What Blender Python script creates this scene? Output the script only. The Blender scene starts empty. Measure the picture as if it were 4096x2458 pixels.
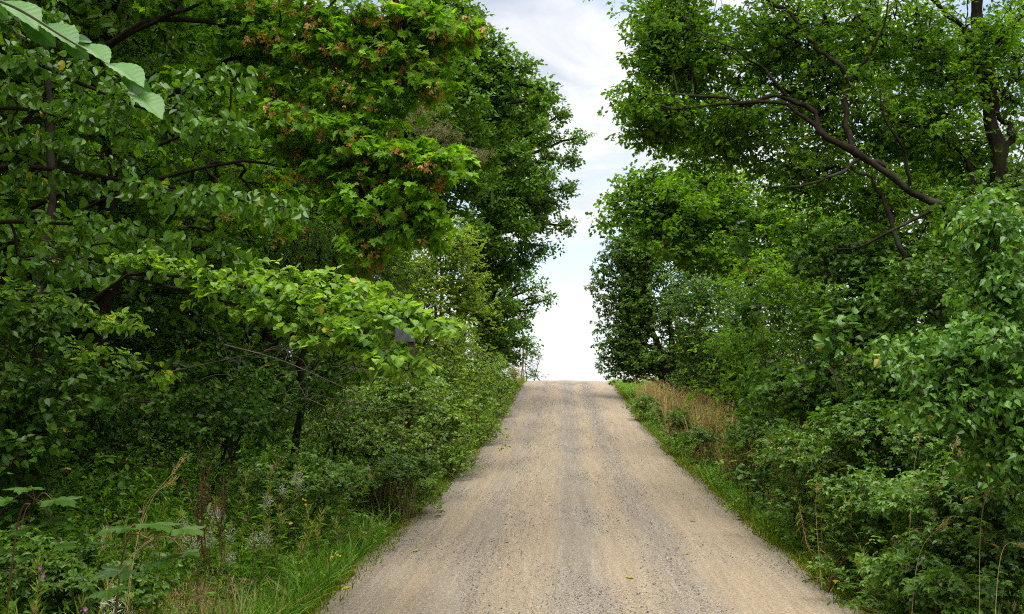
import bpy, math, random
import numpy as np

SEED = 11
rng = np.random.default_rng(SEED)
scene = bpy.context.scene
COL = scene.collection

# ------------------------------------------------------------------ camera model
F, W, H = 1000.0, 1024, 614
PITCH = math.atan((400 - 307) / F)
EYE = np.array([0.0, 0.0, 1.9])


def V(px, py, d):
    """World point seen at photo position (px, py) on the vertical plane y = d."""
    dx, dy = (px - 512) / F, (307 - py) / F
    t = d / (math.cos(PITCH) - dy * math.sin(PITCH))
    return EYE + t * np.array([dx, math.cos(PITCH) - dy * math.sin(PITCH), math.sin(PITCH) + dy * math.cos(PITCH)])


# ------------------------------------------------------------------ terrain
PY = np.array([-3000, -300, -10, 0, 8.16, 13, 24.6, 34, 42, 47, 50.6, 55, 60, 75, 100, 200, 500, 3500.0])
PZ = np.array([-14, -8, -0.2, 0, 0.195, 0.31, 0.793, 1.424, 2.14, 2.57, 2.80, 2.84, 2.62, 0.9, -3, -8, -12, -16.0])
_m = np.gradient(PZ, PY)


def profile(y):
    y = np.asarray(y, float)
    i = np.clip(np.searchsorted(PY, y) - 1, 0, len(PY) - 2)
    h = PY[i + 1] - PY[i]
    t = np.clip((y - PY[i]) / h, 0, 1)
    return ((2*t**3 - 3*t**2 + 1) * PZ[i] + (t**3 - 2*t**2 + t) * h * _m[i]
            + (-2*t**3 + 3*t**2) * PZ[i+1] + (t**3 - t**2) * h * _m[i+1])


def xc(y):
    return 0.2 + 0.0514 * np.clip(np.asarray(y, float), -40, 80)


HALF = 2.2


def sm(a, b, v):
    t = np.clip((v - a) / (b - a), 0, 1)
    return t * t * (3 - 2 * t)


def road_z(x, y):
    u = np.clip((np.asarray(x, float) - xc(y)) / HALF, -1.6, 1.6)
    return profile(y) + 0.075 * (1 - u**2) - 0.02 * u


def ground_z(x, y):
    x = np.asarray(x, float); y = np.asarray(y, float)
    a = np.abs(x - xc(y)) - HALF
    side = -0.06 * sm(0.1, 0.8, a) + 0.50 * sm(0.8, 4.5, a) + 1.3 * sm(4, 14, a) * sm(62, 40, y) 
    bump = 0.05 * np.sin(x * 1.7 + 0.4 * y) * np.cos(y * 1.3 - 0.6 * x) * sm(0.3, 1.2, a)
    return road_z(x, y) - 0.025 + side + bump


def gxyz(x, y, dz=0.0):
    return np.array([x, y, float(ground_z(x, y)) + dz])


# ------------------------------------------------------------------ materials
def new_mat(name):
    m = bpy.data.materials.new(name)
    m.use_nodes = True
    nt = m.node_tree
    nt.nodes.clear()
    return m, nt, nt.nodes, nt.links


def ramp(nodes, stops, interp='LINEAR'):
    r = nodes.new('ShaderNodeValToRGB')
    r.color_ramp.interpolation = interp
    el = r.color_ramp.elements
    while len(el) < len(stops):
        el.new(0.5)
    for e, (p, c) in zip(el, stops):
        e.position = p
        e.color = (c[0], c[1], c[2], 1)
    return r


def leaf_mat(name, dark, light, odd=(0.38, 0.30, 0.03), odd_from=0.985, rough=0.42, spec=0.28, trans=0.35, tr_gain=(1.6, 1.6, 0.6), warm=True):
    if warm:
        dark, light = [tuple(c * k * f for c, k in zip(q, (1.32, 1.20, .58))) for q, f in ((dark, .75), (light, 1.05))]
        spec *= .7
    m, nt, N, L = new_mat(name)
    at = N.new('ShaderNodeAttribute'); at.attribute_name = 'rnd'
    r = ramp(N, [(0.0, dark), (odd_from - 0.03, light), (odd_from, odd), (1.0, odd)])
    L.new(at.outputs['Fac'], r.inputs['Fac'])
    tc = N.new('ShaderNodeTexCoord')
    no = N.new('ShaderNodeTexNoise'); no.inputs['Scale'].default_value = 22; no.inputs['Detail'].default_value = 2
    L.new(tc.outputs['Object'], no.inputs['Vector'])
    hs = N.new('ShaderNodeHueSaturation')
    mr = N.new('ShaderNodeMapRange')
    mr.inputs['To Min'].default_value = 0.7; mr.inputs['To Max'].default_value = 1.3
    L.new(no.outputs['Fac'], mr.inputs['Value'])
    L.new(mr.outputs['Result'], hs.inputs['Value'])
    L.new(r.outputs['Color'], hs.inputs['Color'])
    p = N.new('ShaderNodeBsdfPrincipled')
    p.inputs['Roughness'].default_value = rough
    p.inputs['Specular IOR Level'].default_value = spec
    L.new(hs.outputs['Color'], p.inputs['Base Color'])
    t = N.new('ShaderNodeBsdfTranslucent')
    mul = N.new('ShaderNodeMix'); mul.data_type = 'RGBA'; mul.blend_type = 'MULTIPLY'; mul.inputs['Factor'].default_value = 1
    L.new(hs.outputs['Color'], mul.inputs[6])
    mul.inputs[7].default_value = (*tr_gain, 1)
    L.new(mul.outputs[2], t.inputs['Color'])
    mx = N.new('ShaderNodeMixShader'); mx.inputs['Fac'].default_value = trans
    L.new(p.outputs[0], mx.inputs[1]); L.new(t.outputs[0], mx.inputs[2])
    o = N.new('ShaderNodeOutputMaterial'); L.new(mx.outputs[0], o.inputs['Surface'])
    return m


def bark_mat(name, a, b, moss=None, scale=6.0):
    m, nt, N, L = new_mat(name)
    tc = N.new('ShaderNodeTexCoord')
    mp = N.new('ShaderNodeMapping'); mp.inputs['Scale'].default_value = (scale, scale, scale * 0.35)
    L.new(tc.outputs['Object'], mp.inputs['Vector'])
    n1 = N.new('ShaderNodeTexNoise'); n1.inputs['Scale'].default_value = 3; n1.inputs['Detail'].default_value = 6; n1.inputs['Roughness'].default_value = 0.7
    L.new(mp.outputs[0], n1.inputs['Vector'])
    r = ramp(N, [(0.3, a), (0.7, b)])
    L.new(n1.outputs['Fac'], r.inputs['Fac'])
    col = r.outputs['Color']
    if moss:
        n2 = N.new('ShaderNodeTexNoise'); n2.inputs['Scale'].default_value = 2.5; n2.inputs['Detail'].default_value = 5
        L.new(tc.outputs['Object'], n2.inputs['Vector'])
        r2 = ramp(N, [(0.52, (0, 0, 0)), (0.66, (1, 1, 1))])
        L.new(n2.outputs['Fac'], r2.inputs['Fac'])
        mx = N.new('ShaderNodeMix'); mx.data_type = 'RGBA'
        L.new(r2.outputs['Color'], mx.inputs['Factor']); L.new(col, mx.inputs[6]); mx.inputs[7].default_value = (*moss, 1)
        col = mx.outputs[2]
    p = N.new('ShaderNodeBsdfPrincipled'); p.inputs['Roughness'].default_value = 0.95; p.inputs['Specular IOR Level'].default_value = 0.04
    L.new(col, p.inputs['Base Color'])
    b_ = N.new('ShaderNodeBump'); b_.inputs['Strength'].default_value = 0.9; b_.inputs['Distance'].default_value = 0.02
    L.new(n1.outputs['Fac'], b_.inputs['Height']); L.new(b_.outputs[0], p.inputs['Normal'])
    o = N.new('ShaderNodeOutputMaterial'); L.new(p.outputs[0], o.inputs['Surface'])
    return m


def plain_mat(name, a, b, rough=0.8, scale=30.0, spec=0.3, attr=False):
    m, nt, N, L = new_mat(name)
    if attr:
        s = N.new('ShaderNodeAttribute'); s.attribute_name = 'rnd'; out = s.outputs['Fac']
        r = ramp(N, [(0.0, a), (1.0, b)])
    else:
        tc = N.new('ShaderNodeTexCoord'); s = N.new('ShaderNodeTexNoise'); s.inputs['Scale'].default_value = scale; s.inputs['Detail'].default_value = 5
        L.new(tc.outputs['Object'], s.inputs['Vector']); out = s.outputs['Fac']
        r = ramp(N, [(0.35, a), (0.65, b)])
    L.new(out, r.inputs['Fac'])
    p = N.new('ShaderNodeBsdfPrincipled'); p.inputs['Roughness'].default_value = rough; p.inputs['Specular IOR Level'].default_value = spec
    L.new(r.outputs['Color'], p.inputs['Base Color'])
    o = N.new('ShaderNodeOutputMaterial'); L.new(p.outputs[0], o.inputs['Surface'])
    return m


M = {}
M['oak'] = leaf_mat('oak_leaf', (0.020, 0.066, 0.008), (0.105, 0.230, 0.022), odd=(0.30, 0.24, 0.03), odd_from=0.992, spec=.35)
M['oak_light'] = leaf_mat('light_oak_leaf', (0.020, 0.066, 0.006), (0.135, 0.290, 0.020), odd=(0.42, 0.34, 0.02), odd_from=0.994, trans=0.52, spec=.35)
M['hawthorn'] = leaf_mat('hawthorn_leaf', (0.030, 0.080, 0.018), (0.115, 0.225, 0.060), odd=(0.22, 0.12, 0.04), odd_from=0.985, trans=0.25)
M['maple'] = leaf_mat('maple_leaf', (0.024, 0.090, 0.007), (0.190, 0.400, 0.028), odd=(0.50, 0.38, 0.02), odd_from=0.992, trans=0.45)
M['elm'] = leaf_mat('elm_leaf', (0.014, 0.058, 0.008), (0.105, 0.245, 0.040), odd=(0.40, 0.33, 0.02), odd_from=0.996, rough=0.33, spec=0.5)
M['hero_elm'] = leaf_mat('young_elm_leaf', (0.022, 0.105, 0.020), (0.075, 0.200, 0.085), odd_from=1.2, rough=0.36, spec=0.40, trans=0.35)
M['linden'] = leaf_mat('linden_leaf', (0.036, 0.120, 0.020), (0.225, 0.400, 0.105), odd=(0.45, 0.38, 0.05), odd_from=0.992, trans=0.40, rough=0.4, spec=.4)
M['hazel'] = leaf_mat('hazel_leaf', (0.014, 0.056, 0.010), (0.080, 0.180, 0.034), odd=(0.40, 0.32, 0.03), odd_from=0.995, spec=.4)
M['birch'] = leaf_mat('birch_leaf', (0.020, 0.085, 0.018), (0.125, 0.275, 0.085), odd=(0.36, 0.34, 0.06), odd_from=0.992, rough=0.32, spec=0.55)
M['verge'] = leaf_mat('verge_shrub_leaf', (0.032, 0.100, 0.020), (0.200, 0.345, 0.100), odd=(0.45, 0.40, 0.06), odd_from=0.988, rough=0.32, spec=0.55)
M['sallow'] = leaf_mat('sallow_leaf', (0.050, 0.130, 0.018), (0.230, 0.360, 0.085), odd=(0.45, 0.33, 0.06), odd_from=0.985, trans=0.40)
M['bramble'] = leaf_mat('bramble_leaf', (0.016, 0.062, 0.012), (0.115, 0.235, 0.055), odd=(0.36, 0.30, 0.04), odd_from=0.993, rough=0.35, spec=0.5)
M['weed'] = leaf_mat('weed_leaf', (0.026, 0.095, 0.010), (0.160, 0.330, 0.055), odd=(0.38, 0.30, 0.11), odd_from=0.975)
M['grass'] = leaf_mat('grass_blade', (0.032, 0.115, 0.012), (0.120, 0.270, 0.042), odd=(0.36, 0.29, 0.13), odd_from=0.90, trans=0.35)
M['moss'] = leaf_mat('short_turf', (0.065, 0.130, 0.008), (0.165, 0.245, 0.018), odd=(0.40, 0.31, 0.10), odd_from=0.93, trans=0.3)
M['drygrass'] = leaf_mat('dry_grass', (0.27, 0.18, 0.085), (0.52, 0.38, 0.21), odd=(0.16, 0.20, 0.05), odd_from=0.85, trans=0.3, warm=False)
M['larch'] = leaf_mat('larch_needle', (0.085, 0.115, 0.030), (0.20, 0.21, 0.075), odd=(0.22, 0.13, 0.07), odd_from=0.8, trans=0.3, warm=False)
M['seed'] = leaf_mat('maple_seed', (0.26, 0.115, 0.028), (0.55, 0.30, 0.075), odd=(0.5, 0.36, 0.08), odd_from=0.95, trans=0.35, tr_gain=(1.3, 1.1, 0.7), warm=False)
M['pod'] = leaf_mat('seed_pod', (0.10, 0.16, 0.04), (0.24, 0.29, 0.10), odd=(0.36, 0.25, 0.15), odd_from=0.9)
M['petal'] = leaf_mat('pink_petal', (0.42, 0.10, 0.36), (0.55, 0.20, 0.50), odd_from=1.2, trans=0.3, tr_gain=(1.1, 1.0, 1.1), warm=False)
M['yellow_petal'] = leaf_mat('yellow_petal', (0.70, 0.45, 0.02), (0.80, 0.55, 0.03), odd_from=1.2, trans=0.2, tr_gain=(1, 1, 1), warm=False)
M['fluff'] = leaf_mat('seed_fluff', (0.55, 0.50, 0.42), (0.75, 0.72, 0.66), odd_from=1.2, trans=0.4, rough=0.9, tr_gain=(1, 1, 1), warm=False)
M['dock'] = plain_mat('dock_seed', (0.050, 0.022, 0.012), (0.13, 0.060, 0.030), attr=True)
M['wither'] = leaf_mat('withered_leaf', (0.20, 0.12, 0.05), (0.36, 0.28, 0.09), odd=(0.40, 0.38, 0.08), odd_from=0.8, trans=0.3, warm=False)
M['berry'] = plain_mat('red_berry', (0.45, 0.02, 0.012), (0.62, 0.04, 0.02), rough=0.3, spec=0.5, attr=True)
M['bark'] = bark_mat('dark_bark', (0.012, 0.009, 0.006), (0.042, 0.032, 0.023), moss=(0.030, 0.034, 0.013))
M['bark_grey'] = bark_mat('grey_bark', (0.060, 0.050, 0.040), (0.19, 0.165, 0.14), moss=(0.09, 0.10, 0.06))
M['bark_lichen'] = bark_mat('lichened_bark', (0.010, 0.007, 0.005), (0.036, 0.028, 0.020), moss=(0.050, 0.052, 0.034))
M['bark_pine'] = bark_mat('pine_bark', (0.16, 0.070, 0.032), (0.28, 0.14, 0.070))
M['twig'] = bark_mat('young_twig', (0.055, 0.040, 0.026), (0.13, 0.095, 0.060), scale=20)
M['pale_twig'] = bark_mat('bare_twig', (0.060, 0.048, 0.038), (0.15, 0.125, 0.10), scale=20)
M['green_stem'] = plain_mat('green_stem', (0.06, 0.10, 0.03), (0.12, 0.16, 0.05), rough=0.6)
M['red_stem'] = plain_mat('reddish_stem', (0.085, 0.035, 0.018), (0.15, 0.085, 0.035), rough=0.6)
M['straw'] = plain_mat('straw', (0.34, 0.23, 0.11), (0.52, 0.39, 0.22), rough=0.7)
M['stone'] = None


# ------------------------------------------------------------------ mesh assembly
class MB:
    def __init__(self):
        self.v, self.li, self.ls, self.rnd, self.sm, self.mi = [], [], [], [], [], []
        self.cur = 0
        self.nv = self.nl = 0

    def add(self, verts, loops, starts, rnd, smooth=False):
        verts = np.asarray(verts, np.float32).reshape(-1, 3)
        self.v.append(verts)
        self.li.append(np.asarray(loops, np.int64) + self.nv)
        self.ls.append(np.asarray(starts, np.int64) + self.nl)
        self.rnd.append(np.broadcast_to(np.asarray(rnd, np.float32), (len(verts),)))
        self.sm.append(np.full(len(starts), smooth))
        self.mi.append(np.full(len(starts), self.cur, np.int32))
        self.nv += len(verts); self.nl += len(loops)

    def instances(self, tmpl, pos, dr, nr, size, rnd, smooth=False):
        """Copies of a template (verts, faces): dr -> +Y, nr -> +Z."""
        tv, tf = tmpl
        pos = np.asarray(pos, float)
        n = len(pos)
        if n == 0:
            return
        dr = unit(dr)
        nr = nr - (nr * dr).sum(1, keepdims=True) * dr
        nr = unit(nr)
        xr = np.cross(dr, nr)
        size = np.broadcast_to(np.asarray(size, float), (n,))
        vs = pos[:, None, :] + size[:, None, None] * (tv[None, :, 0:1] * xr[:, None, :] + tv[None, :, 1:2] * dr[:, None, :] + tv[None, :, 2:3] * nr[:, None, :])
        k = len(tv)
        fl = np.concatenate([np.asarray(f) for f in tf]); fs = np.cumsum([0] + [len(f) for f in tf[:-1]])
        loops = (np.arange(n)[:, None] * k + fl[None]).ravel()
        starts = (np.arange(n)[:, None] * len(fl) + fs[None]).ravel()
        self.add(vs.reshape(-1, 3), loops, starts, np.repeat(np.broadcast_to(np.asarray(rnd, np.float32), (n,)), k), smooth)

    def tubes(self, pts, rad, sides=4):
        """pts (M,K,3), rad (M,K): open tubes, closed by their taper."""
        pts = np.asarray(pts, float); rad = np.asarray(rad, float)
        m, k, _ = pts.shape
        if m == 0:
            return
        tan = np.empty_like(pts)
        tan[:, 1:-1] = pts[:, 2:] - pts[:, :-2]; tan[:, 0] = pts[:, 1] - pts[:, 0]; tan[:, -1] = pts[:, -1] - pts[:, -2]
        tan = unit(tan)
        ax = unit(pts[:, -1] - pts[:, 0] + 1e-6)
        ref = np.where(np.abs(ax[:, 2:3]) < 0.8, np.array([[0, 0, 1.0]]), np.array([[0, 1.0, 0]]))
        ref = np.broadcast_to(ref[:, None], pts.shape)
        X = unit(np.cross(tan, ref)); Y = np.cross(tan, X)
        a = np.arange(sides) * 2 * math.pi / sides
        ring = np.cos(a)[None, None, :, None] * X[:, :, None] + np.sin(a)[None, None, :, None] * Y[:, :, None]
        vs = pts[:, :, None] + rad[:, :, None, None] * ring
        i = np.arange(k - 1)[:, None]; s = np.arange(sides)[None]
        q = np.stack([i * sides + s, i * sides + (s + 1) % sides, (i + 1) * sides + (s + 1) % sides, (i + 1) * sides + s], -1).reshape(-1, 4)
        loops = (np.arange(m)[:, None, None] * k * sides + q[None]).ravel()
        self.add(vs.reshape(-1, 3), loops, np.arange(m * len(q)) * 4, 0.5, True)

    def build(self, name, mat, parent=None, origin=None, link=True):
        v = np.concatenate(self.v)
        if origin is not None:
            v = v - np.asarray(origin, np.float32)
        li = np.concatenate(self.li).astype(np.int32); ls = np.concatenate(self.ls).astype(np.int32)
        me = bpy.data.meshes.new(name)
        me.vertices.add(len(v)); me.vertices.foreach_set('co', v.astype(np.float32).ravel())
        me.loops.add(len(li)); me.loops.foreach_set('vertex_index', li)
        me.polygons.add(len(ls)); me.polygons.foreach_set('loop_start', ls)
        me.polygons.foreach_set('use_smooth', np.concatenate(self.sm))
        at = me.attributes.new('rnd', 'FLOAT', 'POINT'); at.data.foreach_set('value', np.concatenate(self.rnd).astype(np.float32))
        me.update(calc_edges=True)
        for m_ in (mat if isinstance(mat, (list, tuple)) else [mat]): me.materials.append(m_)
        me.polygons.foreach_set('material_index', np.concatenate(self.mi))
        o = bpy.data.objects.new(name, me)
        COL.objects.link(o)
        if parent is not None:
            o.parent = parent
        return o


def unit(a):
    a = np.asarray(a, float)
    return a / np.maximum(np.linalg.norm(a, axis=-1, keepdims=True), 1e-9)


def tag(o, label=None, cat=None, group=None, kind=None):
    if label: o['label'] = label
    if cat: o['category'] = cat
    if group: o['group'] = group
    if kind: o['kind'] = kind
    return o


def thing(name, label, cat, base, group=None):
    o = bpy.data.objects.new(name, None)
    o.empty_display_size = 0.2
    COL.objects.link(o)
    o.location = base
    return tag(o, label, cat, group)


def dup(root, loc, rz=0.0, sc=1.0, label=None, group=None):
    r = root.copy(); COL.objects.link(r)
    r.location = loc; r.rotation_euler = (0, 0, rz); r.scale = (sc, sc, sc)
    if label: r['label'] = label
    if group: r['group'] = group
    for ch in list(root.children):
        c = ch.copy(); COL.objects.link(c); c.parent = r
        for g in list(ch.children):
            d = g.copy(); COL.objects.link(d); d.parent = c
    return r


# ------------------------------------------------------------------ leaf templates: unit length along +Y
def leaf_tmpl(half, fold=0.25, droop=0.18):
    """half: outline of the right side from base to tip; the left is its mirror."""
    h = np.array(half, float)
    n = len(h)
    def z(x, y): return fold * np.abs(x) - droop * y * y
    R = np.c_[h, z(h[:, 0], h[:, 1])]
    Lf = np.c_[-h[:, 0], h[:, 1], z(h[:, 0], h[:, 1])][1:-1]
    v = np.concatenate([R, Lf])
    return v, [list(range(n)), [0, n - 1] + list(range(2 * n - 3, n - 1, -1))]


T = {}
T['diamond'] = leaf_tmpl([(0, 0), (.30, .5), (0, 1)], .3)
T['oval'] = leaf_tmpl([(0, 0), (.27, .28), (.27, .66), (0, 1)], .3)
T['oakfar'] = leaf_tmpl([(0, 0), (.16, .3), (.34, .55), (.18, .72), (.2, .9), (0, 1)], .3)
T['oak'] = leaf_tmpl([(0, 0), (.10, .16), (.22, .26), (.13, .36), (.32, .50), (.19, .60), (.30, .74), (.14, .84), (.10, .97), (0, 1)], .3)
T['maple'] = leaf_tmpl([(0, 0), (.22, -.10), (.46, .02), (.27, .18), (.64, .44), (.50, .50), (.26, .50), (.28, .70), (.12, .84), (0, 1.05)], .22)
T['elm'] = leaf_tmpl([(0, 0), (.18, .10), (.31, .32), (.33, .54), (.24, .78), (.08, .93), (0, 1.04)], .35, .22)
T['round'] = leaf_tmpl([(0, .03), (.20, -.05), (.41, .12), (.46, .38), (.35, .68), (.12, .90), (0, 1.06)], .28, .2)
T['birch'] = leaf_tmpl([(0, 0), (.24, .06), (.38, .26), (.24, .60), (.08, .86), (0, 1.05)], .25, .2)
T['lance'] = leaf_tmpl([(0, 0), (.085, .3), (.07, .65), (0, 1)], .4, .25)
T['needle'] = leaf_tmpl([(0, 0), (.05, .5), (0, 1)], .2, 0.0)
T['petal'] = leaf_tmpl([(0, 0), (.32, .55), (.28, .9), (0, .85)], .25, .1)
T['wing'] = leaf_tmpl([(0, 0), (.10, .10), (.22, .6), (.14, .95), (0, 1)], .2, .1)


def blade_tmpl(bend):
    ys = np.array([0, .35, .7, 1.0]); w = np.array([.016, .016, .011, .001])
    v = []
    for y, ww in zip(ys, w):
        v += [(-ww, y - .25 * bend * y**3, bend * y * y), (ww, y - .25 * bend * y**3, bend * y * y)]
    return np.array(v), [[0, 1, 3, 2], [2, 3, 5, 4], [4, 5, 7, 6]]


T['turf'] = leaf_tmpl([(0, 0), (.055, .4), (0, 1)], .2, .3)
T['blade'] = blade_tmpl(.55)
T['blade2'] = blade_tmpl(.2)
T['straw'] = (T['blade2'][0] * np.array([.55, 1, 1]), T['blade2'][1])


def join_tmpl(items):
    """items: (template, scale, yaw, offset)"""
    vs, fs, n = [], [], 0
    for (tv, tf), s, yaw, off in items:
        c, si = math.cos(yaw), math.sin(yaw)
        q = tv * s
        vs.append(np.c_[q[:, 0] * c - q[:, 1] * si, q[:, 0] * si + q[:, 1] * c, q[:, 2]] + np.array(off))
        fs += [[i + n for i in f] for f in tf]
        n += len(tv)
    return np.concatenate(vs), fs


T['bramble'] = join_tmpl([(T['elm'], .62, 0, (0, .42, 0)), (T['elm'], .5, 1.25, (-.02, .36, .01)), (T['elm'], .5, -1.25, (.02, .36, .01)),
                          (T['needle'], .45, 0, (0, 0, .004))])
T['samara'] = join_tmpl([(T['wing'], .8, .45, (0, .2, 0)), (T['wing'], .8, -.45, (0, .2, 0)), (T['needle'], .3, 0, (0, 0, 0))])
T['fiveleaf'] = join_tmpl([(T['elm'], .6, 0, (0, .4, 0)), (T['elm'], .5, 1.0, (0, .4, .01)), (T['elm'], .5, -1.0, (0, .4, .01)),
                           (T['elm'], .42, 1.9, (0, .38, .01)), (T['elm'], .42, -1.9, (0, .38, .01)), (T['needle'], .42, 0, (0, 0, .004))])


def hero_leaf(rows=9, veins=8, wmax=.34, teeth=True, pleat=.007):
    """Elm leaf with pleated side veins and a toothed edge."""
    n = veins * 4 + 1
    v, f = [], []
    cols = [0, .3, .6, .85, 1.0]
    for s in (1, -1):
        off = len(v)
        for i in range(n):
            t = i / (n - 1)
            w = wmax * (math.sin(math.pi * min(1, t * 1.02 + .02))**.75) * (1 - .18 * t) if 0 < i < n - 1 else 0.0
            if s < 0: w *= .9
            tooth = (.028 * ((i % 4) / 4.0) if teeth else 0) * (1 if 0 < i < n - 1 else 0)
            for c in cols:
                x = s * (w + (tooth if c == 1.0 else 0)) * c
                y = t + .16 * c * w * (1 - t) * 2
                z = .30 * abs(x) - .22 * t * t + pleat * math.cos(2 * math.pi * i / 4) * c * (1 if 0 < i < n - 1 else 0)
                v.append((x, y, z))
        m = len(cols)
        for i in range(n - 1):
            for j in range(m - 1):
                q = [off + i * m + j, off + i * m + j + 1, off + (i + 1) * m + j + 1, off + (i + 1) * m + j]
                f.append(q if s > 0 else q[::-1])
    return np.array(v), f


T['hero'] = hero_leaf()


def hero_maple():
    base = np.array([(0, 0), (.12, -.12), (.30, -.16), (.36, -.08), (.50, -.06), (.44, .06), (.34, .14), (.52, .24), (.60, .38), (.74, .46), (.60, .54), (.54, .62),
                     (.40, .56), (.28, .52), (.30, .66), (.24, .74), (.24, .86), (.12, .92), (0, 1.08)], float)
    # ring of inner points gives veins a pleat
    v, f = [], []
    for s in (1, -1):
        off = len(v)
        for k, (x, y) in enumerate(base):
            for c in (0.0, .5, 1.0):
                cy = .12 + .10 * (k / len(base))
                X, Y = s * x * c, (y - cy) * c + cy if 0 < k < len(base) - 1 else y * c + (cy * (1 - c))
                Z = .10 * abs(X) - .16 * (X * X + Y * Y) + (.02 if k % 2 else -.02) * c
                v.append((X, Y, Z))
        for k in range(len(base) - 1):
            for j in range(2):
                q = [off + k * 3 + j, off + k * 3 + j + 1, off + (k + 1) * 3 + j + 1, off + (k + 1) * 3 + j]
                f.append(q if s > 0 else q[::-1])
    return np.array(v), f


T['hero_maple'] = hero_maple()


# ------------------------------------------------------------------ growing plants
def resample(pts, n):
    pts = np.asarray(pts, float)
    # Catmull-Rom through the points
    P = np.concatenate([[2 * pts[0] - pts[1]], pts, [2 * pts[-1] - pts[-2]]])
    out = []
    m = len(pts) - 1
    for t in np.linspace(0, m, n):
        i = min(int(t), m - 1); u = t - i
        p0, p1, p2, p3 = P[i:i + 4]
        out.append(.5 * (2 * p1 + (p2 - p0) * u + (2 * p0 - 5 * p1 + 4 * p2 - p3) * u * u + (3 * p1 - p0 - 3 * p2 + p3) * u**3))
    return np.array(out)


def blob_tips(blobs, r, skirt=0):
    tips, cen = [], []
    for (px, py, d, rx, ry, rd, n) in blobs:
        c = V(px, py, d)
        rad = np.array([rx * d / F, rd, ry * d / F])
        dv = unit(r.normal(size=(n, 3)))
        u = r.random(n)**(1 / 2.3)
        # lumpy outline: smooth direction-dependent swell
        lump = 1 + .26 * np.sin(dv[:, 0] * 5 + px) * np.cos(dv[:, 2] * 6 + py) + .10 * r.normal(size=n)
        lump = np.clip(lump, .4, 1.35)
        p = c + dv * rad * (u * lump)[:, None]
        tips.append(p); cen.append(np.repeat(c[None], n, 0))
        if skirt:
            k = int(n * skirt)
            q = c + r.normal(size=(k, 3)) * rad * np.array([.62, .62, 0])
            g = ground_z(q[:, 0], q[:, 1])
            q[:, 2] = g + .08 + np.maximum(c[2] - g, .1) * r.random(k)
            tips.append(q); cen.append(q + np.array([0, 0, -.5]))
    tips = np.concatenate(tips); cen = np.concatenate(cen)
    gz = ground_z(tips[:, 0], tips[:, 1]) + 0.12
    tips[:, 2] = np.maximum(tips[:, 2], gz + .1 * r.random(len(tips)))
    return tips, cen


def grow(limb_nodes, tips, r, arch=.10):
    """Attach every tip to the nearest wood already grown; chains of 5 points."""
    nodes = np.asarray(limb_nodes, float); nb = len(nodes)
    parent = np.full(nb, -1)
    dist = np.linalg.norm(tips[:, None] - nodes[None], axis=2).min(1)
    order = np.argsort(dist)
    chunk = max(12, len(tips) // 16)
    chains = np.zeros((len(tips), 5, 3)); ids = np.zeros((len(tips), 4), int)
    for a in range(0, len(order), chunk):
        idx = order[a:a + chunk]
        t = tips[idx]
        D = np.linalg.norm(t[:, None] - nodes[None], axis=2)
        D = D + .6 * np.maximum(0, nodes[None, :, 2] - t[:, None, 2])
        j = D.argmin(1)
        b = nodes[j]
        ln = np.linalg.norm(t - b, axis=1)[:, None, None]
        s = np.linspace(0, 1, 5)[None, :, None]
        bow = r.normal(size=(len(idx), 1, 3)) * .6 + np.array([0, 0, .7])
        c = b[:, None] + (t - b)[:, None] * s + bow * np.sin(math.pi * s) * ln * arch
        c[:, 1:4] += r.normal(size=(len(idx), 3, 3)) * ln * .035
        chains[idx] = c
        base_id = len(nodes) + np.arange(len(idx)) * 4
        ids[idx] = base_id[:, None] + np.arange(4)
        par = np.concatenate([j[:, None], base_id[:, None] + np.arange(3)], 1).ravel()
        nodes = np.concatenate([nodes, c[:, 1:].reshape(-1, 3)])
        parent = np.concatenate([parent, par])
    cnt = np.zeros(len(nodes)); cnt[ids[:, 3]] = 1
    pl = parent.tolist(); cl = cnt.tolist()
    for i in range(len(nodes) - 1, nb - 1, -1):
        cl[pl[i]] += cl[i]
    cnt = np.array(cl)
    rad = cnt[ids]
    rad = np.concatenate([rad[:, :1], rad], 1)
    top = np.arange(len(nodes))
    tl = top.tolist()
    for i in range(nb, len(nodes)):
        tl[i] = tl[pl[i]]
    return chains, rad, np.array(tl)[ids[:, 0]]


def ball(r, n):
    """Bounded scatter: points filling a ball of radius about 1.6."""
    return unit(r.normal(size=(n, 3))) * (r.random(n)**(1 / 2.2))[:, None] * 1.6


def scatter_leaves(mb, tmpl, chains, cen, r, nleaf, size, scatter, flat=.5, droop=.35, up=1.0, out=.5, jit=.6, along=.75, sub=3, tight=.55, bias=0.0):
    m0 = len(chains)
    ns = sub
    sid = np.repeat(np.arange(m0), ns)                     # little sprays along each twig
    su = r.random(len(sid))[:, None] * along
    se = chains[sid, 4] + (chains[sid, 2] - chains[sid, 4]) * su + ball(r, len(sid)) * scatter * np.array([1, 1, flat])
    k = r.poisson(nleaf / ns, len(sid))
    si = np.repeat(np.arange(len(sid)), k)
    idx = sid[si]
    n = len(idx)
    e, p = chains[idx, 4], chains[idx, 2]
    axis = unit(e - p)
    pos = se[si] + ball(r, n) * size * tight * np.array([1, 1, flat])
    outw = unit(e - cen[idx] + 1e-4)
    side = unit(r.normal(size=(n, 3)) * np.array([1, 1, .45]))
    dr = axis * .5 + side * 1.0 + outw * .3 + np.array([0, 0, -droop])
    nr = np.array([0, 0, 1.0]) * up + outw * out + r.normal(size=(n, 3)) * jit
    tr = r.random(len(sid))
    rnd = np.clip(.45 * tr[si] + .5 * r.random(n) + bias, 0, .95)
    odd = r.random(n) < .006
    rnd = np.where(odd, .999, rnd)
    mb.instances(tmpl, pos, dr, nr, size * (0.65 + .6 * r.random(n)), rnd)
    return pos


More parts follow.
